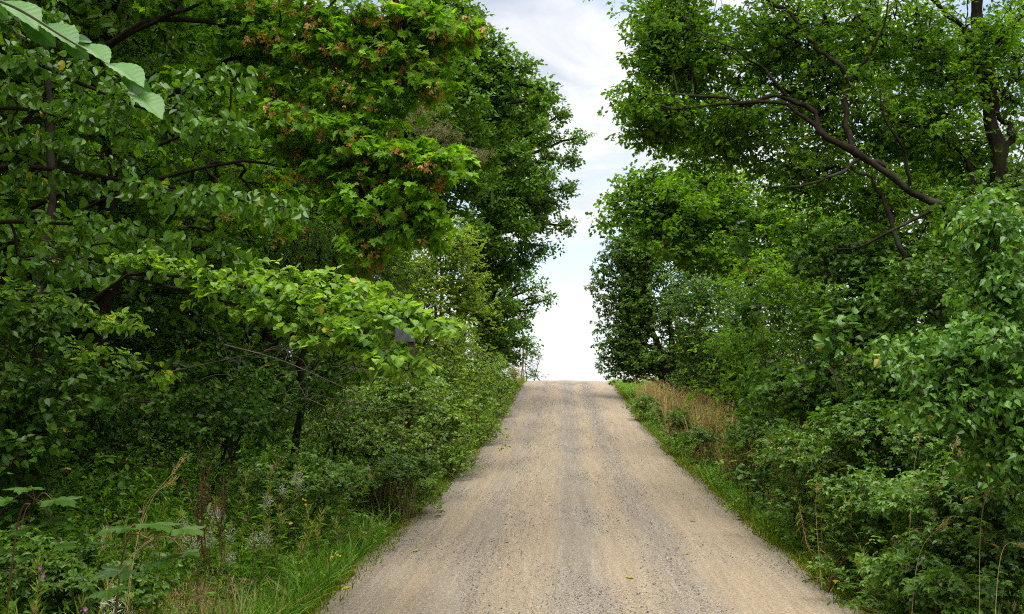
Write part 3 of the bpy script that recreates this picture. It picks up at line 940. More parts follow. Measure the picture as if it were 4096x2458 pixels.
plant('maple_tree', 'tall maple hung with rusty bunches of winged seeds over the left verge', 'tree', B(-40, 11.5), MB_,
      'maple', .080, 13, 'maple', 'bark', scatter=.15, flat=.45, droop=.55, up=1.0, jit=.5, trunk_r=.15, seed=1, extra=maple_seeds, twig_r=.0040, sub=2, tight=.6, auto=False,
      limbs=[([B(-40, 11.5) + (0, 0, -.2), V(-30, 300, 11.5), V(-10, 120, 11.6), V(-20, -150, 11.6)], .16, .08),
             ([V(-15, 180, 11.6), V(60, 80, 11.2), V(108, 46, 11), V(150, 24, 10.8), V(190, 6, 10.6), V(260, -40, 10.6)], .040, .02),
             ([V(100, 50, 11), V(160, 18, 10.8), V(256, 32, 10.5), V(330, 40, 10.3), V(420, 50, 10)], .035, .008),
             ([V(-12, 230, 11.5), V(110, 170, 11), V(220, 120, 10.6), V(330, 130, 10.2), V(430, 162, 9.7)], .026, .006),
             ([V(-14, 260, 11.5), V(100, 200, 11), V(240, 160, 10.6), V(330, 178, 10.3), V(372, 230, 10.0)], .026, .006),
             ([V(150, 110, 11.3), V(230, 60, 11), V(300, 50, 10.6), V(400, 66, 10)], .03, .006)])

EB_ = along([(-20, 45, 6.2), (40, 60, 6), (100, 78, 5.9), (150, 100, 5.8), (205, 124, 5.7), (232, 128, 5.7)], 15, 7, .22, 84, 7)
EB_ += along([(-20, 85, 6.3), (40, 100, 6.1), (100, 118, 6), (140, 135, 5.9)], 18, 8, .25, 56, 6)
EB_ += along([(150, 92, 5.8), (190, 82, 5.7), (228, 78, 5.6)], 10, 6, .15, 26, 3)
EB_ += along([(-20, 130, 6.4), (50, 140, 6.2), (110, 160, 6.1)], 18, 8, .25, 40, 5)
EB_ += along([(-20, 180, 6.4), (50, 178, 6.2), (120, 188, 6), (180, 196, 5.8), (235, 202, 5.7), (285, 208, 5.7)], 14, 7, .22, 84, 8)
EB_ += along([(-20, 215, 6.5), (50, 220, 6.2), (120, 226, 6), (170, 240, 5.9), (232, 256, 5.9)], 13, 6, .2, 50, 6)
EB_ += along([(-20, 255, 6.6), (40, 262, 6.4), (90, 268, 6.3)], 18, 8, .25, 30, 4)
EB_ += [(20, 15, 6.2, 60, 16, .4, 30)]
plant('elm_tree', 'elm with drooping toothed leaves hanging in at the upper left edge', 'tree', B(-190, 7), EB_,
      'elm', .056, 9, 'elm', 'bark', scatter=.085, flat=.5, droop=1.0, up=.45, jit=.8, trunk_r=.12, seed=2, twig_r=.0026, sub=2, tight=.8, auto=False,
      limbs=[([B(-190, 7) + (0, 0, -.2), V(-170, 330, 6.9), V(-140, 60, 6.8), V(-120, -200, 6.8)], .12, .06),
             ([V(-150, 60, 6.8), V(-20, 40, 6.3), V(60, 74, 6), V(140, 106, 5.85), V(235, 128, 5.7)], .022, .004),
             ([V(-160, 200, 6.8), V(0, 165, 6.3), V(110, 178, 6), V(220, 196, 5.8), V(290, 207, 5.7)], .022, .004),
             ([V(-165, 300, 6.8), V(-20, 225, 6.4), V(100, 226, 6.1), V(235, 256, 5.9)], .022, .004),
             ([V(-150, 120, 6.8), V(-20, 105, 6.3), V(60, 115, 6.1), V(145, 140, 5.9)], .02, .004)])

LB_ = along([(150, 262, 8.4), (225, 278, 8), (310, 294, 7.5), (385, 308, 7.1), (436, 326, 6.8)], 15, 5, .3, 125, 10)
LB_ += along([(215, 296, 8.1), (290, 320, 7.6), (352, 346, 7.2), (405, 368, 6.85)], 16, 6, .3, 110, 8)
LB_ += along([(280, 300, 7.7), (325, 316, 7.4), (365, 332, 7)], 14, 6, .3, 60, 5)
LB_ += along([(250, 270, 8.2), (310, 276, 8), (365, 292, 7.8)], 14, 5, .3, 50, 4)
LB_ += along([(10, 292, 9), (70, 306, 8.7), (130, 326, 8.4)], 22, 7, .4, 40, 5)
LB_ += along([(30, 340, 9.2), (90, 352, 9), (150, 372, 8.8)], 22, 7, .4, 34, 4)
plant('lime_tree', 'lime tree reaching a flat bright spray of round leaves towards the road', 'tree', B(40, 9), LB_,
      'round', .062, 10, 'linden', 'bark', scatter=.12, flat=.5, droop=.25, up=1.5, jit=.42, out=.3, trunk_r=.10, seed=3, twig_r=.0028, sub=2, tight=.7, auto=False,
      limbs=[([B(40, 9) + (0, 0, -.2), V(35, 340, 9), V(45, 200, 9.6), V(30, 0, 10)], .06, .03),
             ([V(40, 340, 9), V(130, 275, 8.5), V(230, 284, 8), V(330, 302, 7.4), V(434, 329, 6.8)], .022, .003),
             ([V(130, 278, 8.5), V(240, 306, 7.9), V(340, 340, 7.2), V(410, 363, 6.8)], .014, .003)])

OAKS_L = [
    ('broad dark oak rising above the maple to the top of the picture', (378, 26), 'oakfar', .125, 14, 4,
     [(400, 50, 26.5, 50, 50, 1.5, 160), (450, 60, 25, 36, 40, 1.5, 240), (455, 140, 25, 34, 40, 1.5, 220), (495, 80, 25.4, 20, 30, 1.2, 140), (420, -40, 26, 50, 36, 2, 150), (420, 150, 26.5, 40, 60, 1.5, 160), (350, 60, 27, 50, 60, 2, 120)]
     + boughs(395, 25, [(452, -6), (464, 8), (476, 26), (490, 40), (505, 56), (526, 68), (543, 90), (536, 104), (520, 118), (503, 132), (488, 160), (478, 190), (455, 212)], 84, 10)
     + boughs(390, 24, [(440, 40, 23), (462, 72, 23), (472, 100, 23), (440, 112, 22.6), (420, 150, 22.6), (452, 160, 23), (430, 190, 23), (400, 120, 22.6), (410, 60, 22.6), (436, 10, 23), (475, 130, 23.4)], 76, 11)),
    ('oak leaning out over the road with the farthest reaching boughs on the left', (450, 36), 'oakfar', .135, 14, 5,
     [(490, 150, 37, 30, 50, 1.6, 170), (525, 130, 36, 24, 34, 1.4, 200), (530, 200, 36, 24, 34, 1.4, 200), (480, 230, 37, 32, 36, 1.6, 170), (505, 190, 37, 20, 40, 1.2, 120)]
     + boughs(470, 35, [(536, 88), (550, 100), (562, 114), (578, 138), (571, 158), (569, 188), (556, 204), (566, 226), (544, 246), (530, 262), (512, 274), (520, 82)], 84, 8)
     + boughs(462, 34, [(500, 118, 33), (522, 150, 33), (534, 185, 33), (512, 208, 33), (492, 180, 32.6), (482, 230, 32.6), (502, 246, 33), (526, 225, 33), (545, 170, 33.4), (540, 125, 33.4)], 80, 9)),
    ('lower dense oak near the crest with one bough pointing at the sky', (468, 44), 'oakfar', .135, 14, 6,
     [(485, 300, 45, 30, 36, 1.6, 200), (500, 345, 44.5, 18, 14, 1.2, 100)]
     + boughs(480, 43, [(528, 276), (536, 287), (549, 299), (530, 311), (525, 326), (529, 344), (520, 358)], 50, 6)
     + boughs(476, 42, [(500, 280, 41), (512, 303, 41), (492, 312, 41), (506, 335, 41), (482, 332, 41), (472, 302, 41), (515, 325, 41.5), (500, 360, 41)], 52, 7)),
]
for lab, (px, d), lt, sz, nl, sd, bl in OAKS_L:
    plant('oak_tree', lab, 'tree', B(px, d), bl, lt, sz, nl, 'oak', 'bark', group='oaks along the left of the road', scatter=.22, flat=.7, droop=.25, up=.8, trunk_r=.26, seed=sd, twig_r=.006, sides=8, tight=.75)

plant('larch_tree', 'thin larch with drooping pale needle sprays between the maple and the oaks', 'tree', B(385, 15),
      [(440, 132, 14, 28, 12, .3, 60), (472, 155, 13.8, 24, 5, .2, 60), (425, 150, 14.2, 25, 8, .3, 40), (420, 115, 14.3, 25, 20, .4, 50)],
      'needle', .05, 34, 'larch', 'twig', scatter=.035, flat=1.0, droop=.8, up=.3, jit=1.0, trunk_r=.06, seed=7, twig_r=.003, along=1.0,
      limbs=[([B(385, 15), V(388, 250, 15), V(392, 60, 15)], .06, .03), ([V(390, 150, 15), V(430, 140, 14.2), V(496, 152, 13.7)], .02, .004)])


def rowan_berries(root, base, chains, cen, r):
    front = np.argsort(chains[:, 4, 1])[:60]
    for i in r.choice(front, 9, False):
        k = r.integers(9, 17)
        p = chains[i, 4] + ball(r, k) * .016
        mb = MB(); mb.instances(stone_tmpl(0), p, r.normal(size=(k, 3)), r.normal(size=(k, 3)), .009, r.random(k))
        mb.build('berry_bunch', M['berry'], root, base)


plant('rowan_tree', 'small shaded rowan with a few red berry bunches under the maple', 'tree', B(285, 13),
      [(300, 250, 12.5, 55, 30, 1, 170), (345, 255, 12.5, 45, 30, .9, 150), (240, 265, 12.5, 50, 30, 1, 130), (390, 262, 13, 35, 30, .8, 130), (320, 400, 12.5, 30, 25, .6, 80)],
      'lance', .085, 11, 'hazel', 'bark', scatter=.12, droop=.5, trunk_r=.06, seed=8, extra=rowan_berries)

plant('sallow_shrub', 'pale sallow bush with small light leaves behind the lime spray', 'shrub', B(425, 19),
      [(425, 270, 19, 38, 28, .9, 200), (455, 245, 19, 26, 22, .7, 130), (400, 300, 18.6, 45, 30, .9, 200), (465, 290, 19.5, 26, 36, .8, 190), (438, 225, 19, 16, 16, .5, 50)],
      'oval', .062, 18, 'sallow', 'twig', scatter=.15, trunk_r=.05, seed=9, stems=4, wood=('stems', 'foliage'), skirt=.55)

SHRUBS_L = [
    # label, base, leaf, size, nleaf, mat, blobs
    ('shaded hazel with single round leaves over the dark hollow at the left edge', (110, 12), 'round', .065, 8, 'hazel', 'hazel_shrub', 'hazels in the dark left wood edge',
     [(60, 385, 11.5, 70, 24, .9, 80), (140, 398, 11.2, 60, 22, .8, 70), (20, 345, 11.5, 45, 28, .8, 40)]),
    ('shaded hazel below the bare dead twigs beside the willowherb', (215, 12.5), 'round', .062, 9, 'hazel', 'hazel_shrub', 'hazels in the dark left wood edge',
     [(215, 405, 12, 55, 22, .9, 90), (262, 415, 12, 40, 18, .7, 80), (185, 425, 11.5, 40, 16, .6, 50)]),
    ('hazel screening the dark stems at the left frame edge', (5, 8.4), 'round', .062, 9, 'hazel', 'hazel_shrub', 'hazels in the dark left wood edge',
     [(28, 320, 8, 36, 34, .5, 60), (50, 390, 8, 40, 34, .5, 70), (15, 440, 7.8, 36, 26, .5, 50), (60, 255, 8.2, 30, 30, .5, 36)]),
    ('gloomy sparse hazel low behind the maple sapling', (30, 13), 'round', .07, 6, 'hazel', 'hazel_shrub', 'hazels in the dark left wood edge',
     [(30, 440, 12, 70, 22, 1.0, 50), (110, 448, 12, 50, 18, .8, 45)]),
    ('rounded verge bush with small grey green leaves at the road bend of grass', (400, 15.5), 'round', .05, 10, 'verge', 'verge_shrub', 'small leaved bushes on the left verge',
     [(410, 392, 15, 45, 26, .8, 240), (362, 412, 14.6, 42, 26, .8, 200), (385, 440, 14, 40, 18, .6, 160)]),
    ('bush pushing closest to the left road edge halfway up the slope', (442, 18.8), 'round', .05, 10, 'verge', 'verge_shrub', 'small leaved bushes on the left verge',
     [(436, 372, 18.8, 34, 24, .8, 220), (440, 400, 18.3, 30, 20, .6, 190), (452, 420, 17.8, 18, 12, .4, 80), (414, 425, 17.8, 30, 16, .5, 120)]),
    ('taller pale bush under the lower dense oak', (472, 25), 'oval', .055, 10, 'verge', 'verge_shrub', 'small leaved bushes on the left verge',
     [(470, 360, 25, 26, 22, .9, 220), (488, 378, 24.5, 15, 17, .6, 130), (480, 398, 24, 16, 12, .5, 90)]),
    ('small bush in the last bend of the left verge below the crest', (498, 33), 'oval', .06, 10, 'verge', 'verge_shrub', 'small leaved bushes on the left verge',
     [(498, 368, 33, 15, 16, .8, 150), (507, 382, 32.5, 8, 9, .4, 60)]),
    ('low bush of mixed leaves behind the willowherb patch', (330, 14.2), 'oval', .055, 9, 'verge', 'verge_shrub', 'small leaved bushes on the left verge',
     [(335, 425, 14, 36, 18, .7, 160), (365, 438, 13.8, 28, 14, .5, 100)]),
    ('upright light bush between sallow and verge bushes', (428, 21.5), 'oval', .055, 10, 'sallow', 'verge_shrub', 'small leaved bushes on the left verge',
     [(425, 335, 21.5, 34, 28, .9, 220), (455, 335, 22, 22, 24, .7, 120)]),
    ('wispy half bare bush standing alone on the left of the crest', (531, 53), 'oval', .075, 7, 'oak', 'crest_shrub', None,
     [(528, 345, 53, 9, 16, .6, 120), (535, 352, 53, 7, 9, .4, 45), (532, 372, 53, 6, 5, .3, 28)]),
    ('rusty brown bush at the head of the left verge', (514, 46), 'oval', .07, 8, 'wither', 'crest_shrub', None,
     [(514, 372, 46, 8, 8, .5, 60)]),
]
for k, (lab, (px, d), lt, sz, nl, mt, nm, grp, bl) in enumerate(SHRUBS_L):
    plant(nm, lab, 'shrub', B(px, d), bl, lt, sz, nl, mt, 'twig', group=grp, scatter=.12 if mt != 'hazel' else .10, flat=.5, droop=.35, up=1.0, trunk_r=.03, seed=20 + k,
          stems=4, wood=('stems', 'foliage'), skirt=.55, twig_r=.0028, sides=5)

plant('pine_tree', 'slender pine with bare orange stem on the left of the crest', 'tree', B(522, 50),
      [(521, 322, 50, 9, 11, .5, 60)], 'needle', .16, 40, 'larch', 'bark_pine', scatter=.10, trunk_r=.09, seed=40, twig_r=.006,
      limbs=[([B(522, 50), V(523, 350, 50), V(521, 310, 50)], .05, .03)])


# bare dead boughs in the dark hollow
def dead_bough(label, pts, n, spread, seed):
    r = np.random.default_rng(seed)
    q = resample(pts, 14)
    root = thing('dead_bough', label, 'branch', q[0], 'bare dead boughs under the left trees')
    mb = MB(); mb.tubes(q[None], np.linspace(.009, .003, 14)[None], 5)
    j = r.integers(3, 14, n)
    d = unit(q[-1] - q[0])
    tips = q[j] + d * r.uniform(.2, .9, n)[:, None] + r.normal(size=(n, 3)) * spread
    ch, cnt, _ = grow(q, tips, r, .06)
    mb.tubes(ch, np.minimum(.0020 * cnt**.4, .004), 4); mb.build('bough', M['pale_twig'], root, q[0])


dead_bough('bare forked bough with pale twigs below the lime spray', [V(225, 345, 9.3), V(280, 360, 9), V(345, 388, 8.8)], 60, .30, 50)
dead_bough('long bare bough hanging in the dark beside the maple', [V(150, 130, 11.4), V(230, 170, 11.2), V(310, 235, 11)], 70, .34, 51)
dead_bough('dark broken bough low in the shaded hollow', [V(170, 372, 10.6), V(215, 362, 10.4), V(262, 352, 10.2)], 30, .22, 52)

# hero twig of elm leaves close to the lens
hd = 1.9
st = resample([V(-18, -6, hd - .25), V(20, 10, hd - .2), V(62, 36, hd - .1), (V(110, 66, hd)), V(134, 94, hd + .05)], 24)
root = thing('elm_twig', 'close twig with large bright toothed leaves in the top left corner', 'twig', st[0])
mb = MB(); mb.tubes(st[None], np.linspace(.0032, .0014, 24)[None], 6); mb.build('stem', M['green_stem'], root, st[0])
HL = [((5, 1), (39, 18), .5, 1), ((21, 16), (57, 45), -.2, 0), ((43, 24), (77, 37), .5, 1), ((60, 36), (91, 58), -.2, 0), ((80, 45), (109, 53), .6, 1), ((74, 40), (93, 38), -.4, 0),
      ((108, 64), (144, 75), .6, 1), ((121, 78), (155, 93), -.1, 0), ((131, 92), (163, 108), .4, 1), ((-8, 4), (10, 20), -.3, 0)]
for k, (b, t, tilt, top) in enumerate(HL):
    pb, pt = V(*b, hd - .02 * (not top)), V(*t, hd - .05 + .06 * (k % 2))
    d = pt - pb
    ln = np.linalg.norm(d)
    nr = np.array([[.1, -1.0, .25]]) if not top else np.array([[.25, -.55, .9]])
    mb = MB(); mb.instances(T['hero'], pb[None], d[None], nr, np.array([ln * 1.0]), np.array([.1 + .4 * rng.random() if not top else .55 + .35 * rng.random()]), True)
    mb.build('leaf', M['hero_elm'], root, st[0])


# ================================================================== RIGHT SIDE TREES
bl_ = B(1035, 12)
plant('oak_tree', 'leaning oak whose bent limbs cross the right half towards the road', 'tree', bl_,
      [(668, 18, 13.5, 34, 22, .8, 150), (655, 58, 13.5, 22, 20, .6, 80), (640, 104, 13.3, 18, 16, .5, 80), (665, 122, 13.3, 34, 20, .9, 160), (690, 60, 13.5, 55, 45, 1.3, 330), (775, 45, 13.7, 60, 45, 1.4, 290),
       (740, 130, 13.5, 60, 36, 1.2, 270), (820, 100, 13.5, 50, 50, 1.3, 210), (810, 175, 13.5, 55, 32, 1.2, 190), (700, -45, 13.7, 110, 45, 2, 280), (885, 200, 13.3, 45, 30, 1, 130), (930, 250, 13.1, 45, 30, .9, 120)],
      'oak', .070, 22, 'oak_light', 'bark_lichen', group='oaks along the right of the road', scatter=.22, tight=.8, flat=.6, droop=.25, up=.7, trunk_r=.17, seed=60, twig_r=.005,
      limbs=[([bl_ + (0, 0, -.2), V(1015, 330, 12), V(977, 250, 12), V(940, 207, 12), V(886, 166, 12), V(828, 137, 12.1), V(807, 108, 12.2), V(774, 97, 12.3), V(725, 99, 12.4), V(660, 95, 12.4)], .070, .012),
             ([V(886, 166, 12), V(854, 156, 12.05), V(847, 124, 12.2), V(848, 80, 12.3), V(838, 60, 12.3), V(816, 47, 12.4), V(800, 24, 12.5), V(770, 0, 12.5), V(745, -30, 12.5)], .042, .02),
             ([V(905, 262, 12), V(894, 235, 12.0), V(885, 205, 12.1), V(871, 178, 12.2), V(850, 165, 12.2)], .036, .016),
             ([V(828, 137, 12.1), V(788, 104, 12.2), V(735, 103, 12.3), V(690, 108, 12.3), V(655, 106, 12.3)], .028, .008),
             ([V(790, 102, 12.25), V(765, 70, 12.2), V(735, 48, 12.1), V(690, 30, 12.2)], .022, .006),
             ([V(848, 82, 12.3), V(868, 58, 12.2), V(885, 25, 12.1), V(890, -10, 12.1)], .022, .008),
             ([V(860, 158, 12), V(835, 176, 11.8), V(800, 188, 11.7), V(760, 186, 11.7)], .024, .006),
             ([V(910, 185, 12), V(905, 150, 11.8), V(885, 120, 11.7), V(880, 90, 11.7)], .024, .008),
             ([V(940, 207, 12), V(900, 225, 11.8), V(860, 245, 11.8), V(830, 250, 11.8)], .024, .008)])

bt_ = B(1040, 13.6)
plant('oak_tree', 'upright oak with a thick straight trunk near the right edge', 'tree', bt_,
      [(860, 40, 13.4, 65, 40, 1.4, 330), (940, 55, 13.8, 60, 50, 1.4, 340), (1015, 60, 14.2, 40, 70, 1.4, 240), (900, 135, 13.6, 70, 32, 1.2, 310), (850, -60, 13.5, 150, 60, 2.4, 340), (980, -90, 14, 90, 60, 2, 150),
       (1005, 190, 14.5, 40, 34, 1, 150), (950, 160, 14.5, 40, 34, 1.2, 190), (960, 90, 13.0, 34, 30, .4, 60), (1000, 40, 13.0, 26, 30, .4, 50)],
      'oak', .070, 16, 'oak_light', 'bark', group='oaks along the right of the road', scatter=.22, tight=.8, flat=.6, droop=.25, up=.7, trunk_r=.17, seed=61, twig_r=.005, auto=True,
      limbs=[([bt_ + (0, 0, -.2), V(1012, 260, 13.5), V(1000, 185, 13.5), V(991, 130, 13.5), V(987, 85, 13.5), V(981, 40, 13.5), V(976, 0, 13.5), V(972, -80, 13.5)], .118, .08),
             ([V(987, 98, 13.4), V(974, 93, 13.4), V(939, 71, 13.3), V(923, 52, 13.3), V(894, 35, 13.2), V(871, 30, 13.1), V(823, 21, 13.1), V(780, 12, 13.1)], .046, .012),
             ([V(926, 56, 13.3), V(923, 40, 13.3), V(920, 22, 13.3), V(912, 9, 13.3), V(900, -4, 13.4)], .038, .02),
             ([V(984, 90, 13.4), V(978, 73, 13.3), V(972, 53, 13.3), V(963, 27, 13.2), V(947, 13, 13.2), V(932, 0, 13.2), V(915, -25, 13.2)], .044, .025),
             ([V(1003, 172, 13.5), V(1003, 160, 13.6), V(1010, 141, 13.7), V(1009, 126, 13.8), V(996, 113, 13.9), V(985, 103, 13.9)], .055, .025),
             ([V(974, 215, 13.2), V(970, 174, 13.2), V(965, 158, 13.2), V(945, 142, 13.2), V(924, 128, 13.2), V(900, 121, 13.2), V(885, 110, 13.2), V(871, 100, 13.2)], .036, .012)])

plant('oak_tree', 'middle sized oak below the leaning one with a twig out over the sky', 'tree', B(775, 22),
      [(700, 185, 22.6, 45, 32, 1.3, 220), (680, 228, 22.4, 34, 22, 1, 130)] + boughs(700, 22, [(618, 196), (614, 206), (606, 222), (628, 185), (640, 176), (636, 212), (650, 234), (668, 190, 21), (680, 225, 21), (700, 205, 20.6), (665, 246, 21)], 46, 9) + [(740, 210, 22, 50, 36, 1.4, 250), (800, 225, 22, 55, 36, 1.5, 210),
       (690, 140, 22.5, 40, 25, 1.2, 110), (720, 255, 21.5, 50, 22, 1.2, 170), (800, 262, 21.5, 50, 22, 1.2, 150), (860, 240, 21.5, 50, 30, 1.2, 150)],
      'oakfar', .115, 15, 'oak_light', 'bark', tight=.75, group='oaks along the right of the road', scatter=.24, flat=.6, droop=.25, up=.8, trunk_r=.18, seed=62, twig_r=.005,
      limbs=[([B(775, 22), V(760, 320, 22), V(735, 240, 22), V(700, 200, 22), V(650, 190, 22)], .16, .02), ([V(735, 240, 22), V(690, 232, 22), V(650, 220, 22), V(607, 221, 22)], .05, .006)])
plant('hawthorn_tree', 'dense small leaved hawthorn filling the right side of the crest', 'tree', B(672, 40),
      boughs(650, 40, [(612, 246), (604, 258), (598, 270), (597, 284), (602, 297), (606, 312), (605, 328), (602, 344), (604, 358), (611, 370), (620, 240), (636, 232)], 44, 7, .5, 4, 6)
      + [(640, 262, 40.3, 24, 28, 1.4, 300), (634, 312, 40.3, 20, 28, 1.2, 280), (628, 342, 40, 14, 13, .8, 110), (645, 360, 40, 28, 14, 1.2, 230), (672, 300, 40, 40, 52, 1.8, 420),
       (655, 240, 40.5, 30, 20, 1.2, 180)],
      'oval', .105, 28, 'hawthorn', 'bark', scatter=.24, flat=.8, droop=.2, up=.7, trunk_r=.16, seed=63, twig_r=.006, stems=3)
plant('birch_sapling', 'thin pale stemmed tree standing straight behind the leaning oak', 'tree', B(884, 17),
      [(880, 60, 17, 40, 50, 1.2, 90), (875, -30, 17, 50, 40, 1.4, 100)], 'oakfar', .09, 9, 'oak_light', 'bark_grey', scatter=.2, trunk_r=.09, seed=64,
      limbs=[([B(884, 17), V(882, 260, 17), V(881, 175, 17), V(884, 94, 17), V(886, 57, 17), V(882, 30, 17), V(871, 0, 17), V(860, -60, 17)], .10, .05)])

SHRUBS_R = [
    ('hazel thicket between the hawthorn and the tan dry grass', (722, 28), 'round', .070, 14, 'hazel', 'hazel_shrub', 'leafy shrubs under the right oaks',
     [(700, 295, 28, 38, 40, 1.3, 280), (740, 345, 27, 38, 30, 1.2, 240), (695, 345, 28.5, 22, 24, .9, 170), (725, 378, 27, 22, 12, .8, 90)]),
    ('young oak bush with shadowed gaps under the middle sized oak', (775, 18.5), 'oak', .070, 14, 'oak_light', 'oak_shrub', 'leafy shrubs under the right oaks',
     [(770, 285, 18.5, 48, 36, 1.2, 280), (752, 345, 18, 44, 32, 1, 260), (820, 310, 18, 42, 40, 1.2, 250), (775, 385, 17.5, 40, 20, .8, 180)]),
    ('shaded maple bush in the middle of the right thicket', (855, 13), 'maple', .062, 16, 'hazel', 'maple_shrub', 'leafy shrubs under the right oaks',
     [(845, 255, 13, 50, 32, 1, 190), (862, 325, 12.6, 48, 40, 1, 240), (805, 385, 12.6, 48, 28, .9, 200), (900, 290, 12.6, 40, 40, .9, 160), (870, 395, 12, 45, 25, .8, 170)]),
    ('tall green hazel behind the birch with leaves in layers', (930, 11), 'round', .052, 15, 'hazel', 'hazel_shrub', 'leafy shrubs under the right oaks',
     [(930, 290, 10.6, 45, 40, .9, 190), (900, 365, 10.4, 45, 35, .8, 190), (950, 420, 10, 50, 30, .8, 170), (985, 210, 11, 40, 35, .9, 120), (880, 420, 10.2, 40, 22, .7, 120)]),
    ('young poplar shoots with big pale leaves on upright stems', (758, 14.5), 'birch', .115, 3, 'birch', 'poplar_shrub', None,
     [(740, 250, 14.5, 7, 34, .25, 26), (748, 315, 14.5, 14, 36, .35, 48), (764, 365, 14.5, 20, 25, .4, 40), (835, 330, 11.5, 16, 34, .3, 34)]),
]
for k, (lab, (px, d), lt, sz, nl, mt, nm, grp, bl) in enumerate(SHRUBS_R):
    plant(nm, lab, 'shrub', B(px, d), bl, lt, sz, nl, mt, 'twig', group=grp, scatter=.15 if nm != 'poplar_shrub' else .08, flat=.5, droop=.35, up=1.0, trunk_r=.02 if nm != 'poplar_shrub' else .012, seed=70 + k,
          stems=5, wood=('stems', 'foliage'), skirt=.55, twig_r=.003, sides=5)

plant('birch_tree', 'young birch with glossy pale leaves filling the right edge', 'tree', B(1110, 6.4),
      [(990, 225, 6.0, 20, 34, .3, 80), (1008, 290, 5.9, 34, 36, .45, 160), (985, 345, 5.8, 44, 26, .45, 150), (940, 368, 5.9, 40, 16, .35, 90), (995, 400, 5.7, 42, 30, .45, 170), (955, 410, 5.8, 34, 18, .35, 80), (1015, 455, 5.6, 30, 36, .4, 120),
       (900, 350, 6.2, 22, 10, .25, 26)],
      'birch', .046, 15, 'birch', 'twig', scatter=.10, sub=4, tight=.9, flat=.7, droop=.75, up=.7, jit=.75, trunk_r=.018, seed=80, twig_r=.0025, stems=3)

BR = [
    ('bramble mound beside the tan dry grass on the right verge', (752, 16.5), [(750, 432, 16.5, 26, 14, .6, 110), (778, 440, 16, 26, 16, .6, 100)], .12),
    ('bramble thicket next to the withered willowherb stems', (822, 11.5), [(805, 450, 11.3, 46, 22, .7, 160), (850, 460, 11, 40, 24, .7, 140)], .12),
    ('bramble spilling towards the road edge above the fallen stick', (860, 9), [(878, 510, 8.8, 40, 16, .55, 110), (852, 520, 9.2, 18, 9, .35, 40), (890, 490, 8.8, 40, 20, .6, 100), (838, 488, 9.3, 20, 12, .3, 30)], .115),
    ('bramble with broad dark leaves in the lower right corner', (965, 7.4), [(925, 572, 7, 46, 14, .4, 80), (965, 588, 6.4, 40, 14, .3, 60), (915, 572, 7.5, 30, 13, .4, 60), (945, 545, 7.2, 22, 12, .3, 34)], .13),
    ('shaded bramble bank under the birch', (985, 7.6), [(975, 500, 7.2, 55, 30, .5, 190), (1005, 545, 6.6, 34, 26, .4, 120), (930, 505, 7.8, 34, 24, .5, 110), (995, 480, 6.6, 30, 24, .4, 80)], .115),
    ('bramble low on the right verge below the hazel thicket', (700, 23), [(682, 418, 22.5, 14, 10, .5, 80), (700, 436, 20.5, 16, 9, .4, 70)], .12),
    ('bramble patch close under the crest on the right', (652, 32), [(645, 402, 32, 14, 9, .6, 100), (662, 412, 30, 12, 7, .5, 60)], .12),
    ('tall bramble behind the pink flowered willowherb', (905, 9.8), [(905, 435, 9.8, 55, 30, .8, 190), (860, 425, 10, 40, 20, .6, 110)], .115),
]
for k, (lab, (px, d), bl, sz) in enumerate(BR):
    plant('bramble_bush', lab, 'bramble', B(px, d), bl, 'bramble', sz * .56, 12, 'bramble', 'red_stem', group='brambles on the right verge', scatter=.10, flat=.5, droop=.3, up=1.2, jit=.5,
          trunk_r=.012, seed=90 + k, stems=6, wood=('canes', 'foliage'), skirt=.4, twig_r=.0028, sides=5, arch=.2)
BRL = [
    ('low leafy bramble in front of the verge bushes on the left', (300, 11), [(285, 470, 10.8, 44, 20, .6, 130), (330, 480, 10.6, 34, 16, .5, 90)], .11),
    ('bramble creeping over the left verge beside the road grass', (395, 13.2), [(385, 468, 13.2, 34, 14, .5, 110), (420, 462, 13.6, 22, 12, .4, 60)], .11),
    ('dark bramble under the maple sapling in the lower left corner', (60, 7), [(50, 560, 6.6, 60, 24, .5, 120), (110, 580, 6.4, 50, 20, .4, 90)], .12),
]
for k, (lab, (px, d), bl, sz) in enumerate(BRL):
    plant('bramble_bush', lab, 'bramble', B(px, d), bl, 'bramble', sz * .56, 12, 'bramble', 'red_stem', group='brambles on the left verge', scatter=.10, flat=.5, droop=.3, up=1.2, jit=.5,
          trunk_r=.012, seed=110 + k, stems=6, wood=('canes', 'foliage'), skirt=.4, twig_r=.0028, sides=5, arch=.2)


# ================================================================== DEEP FOREST (copies of three trees)
def forest_proto(label, x, y, h, seed, group):
    b = gxyz(x, y)
    z = b[2]
    return plant('forest_tree', label, 'tree', b,
                 [WB(x, y, z + h * .35, 2.4, 1.6, 2.4, 170), WB(x + 1.3, y - .6, z + h * .55, 2.2, 1.8, 2.2, 190), WB(x - 1.4, y + .5, z + h * .6, 2.2, 2.0, 2.2, 190), WB(x, y, z + h * .82, 2.3, 2.0, 2.3, 190),
                  WB(x - .5, y - 1.5, z + h * .2, 2.0, 1.2, 1.8, 110), WB(x + .8, y + 1.4, z + h * .22, 2.0, 1.2, 1.8, 110)],
                 'oval', .15, 13, 'oak', 'bark', group=group, scatter=.34, flat=.7, droop=.25, up=.8, trunk_r=.16, seed=seed, twig_r=.006)


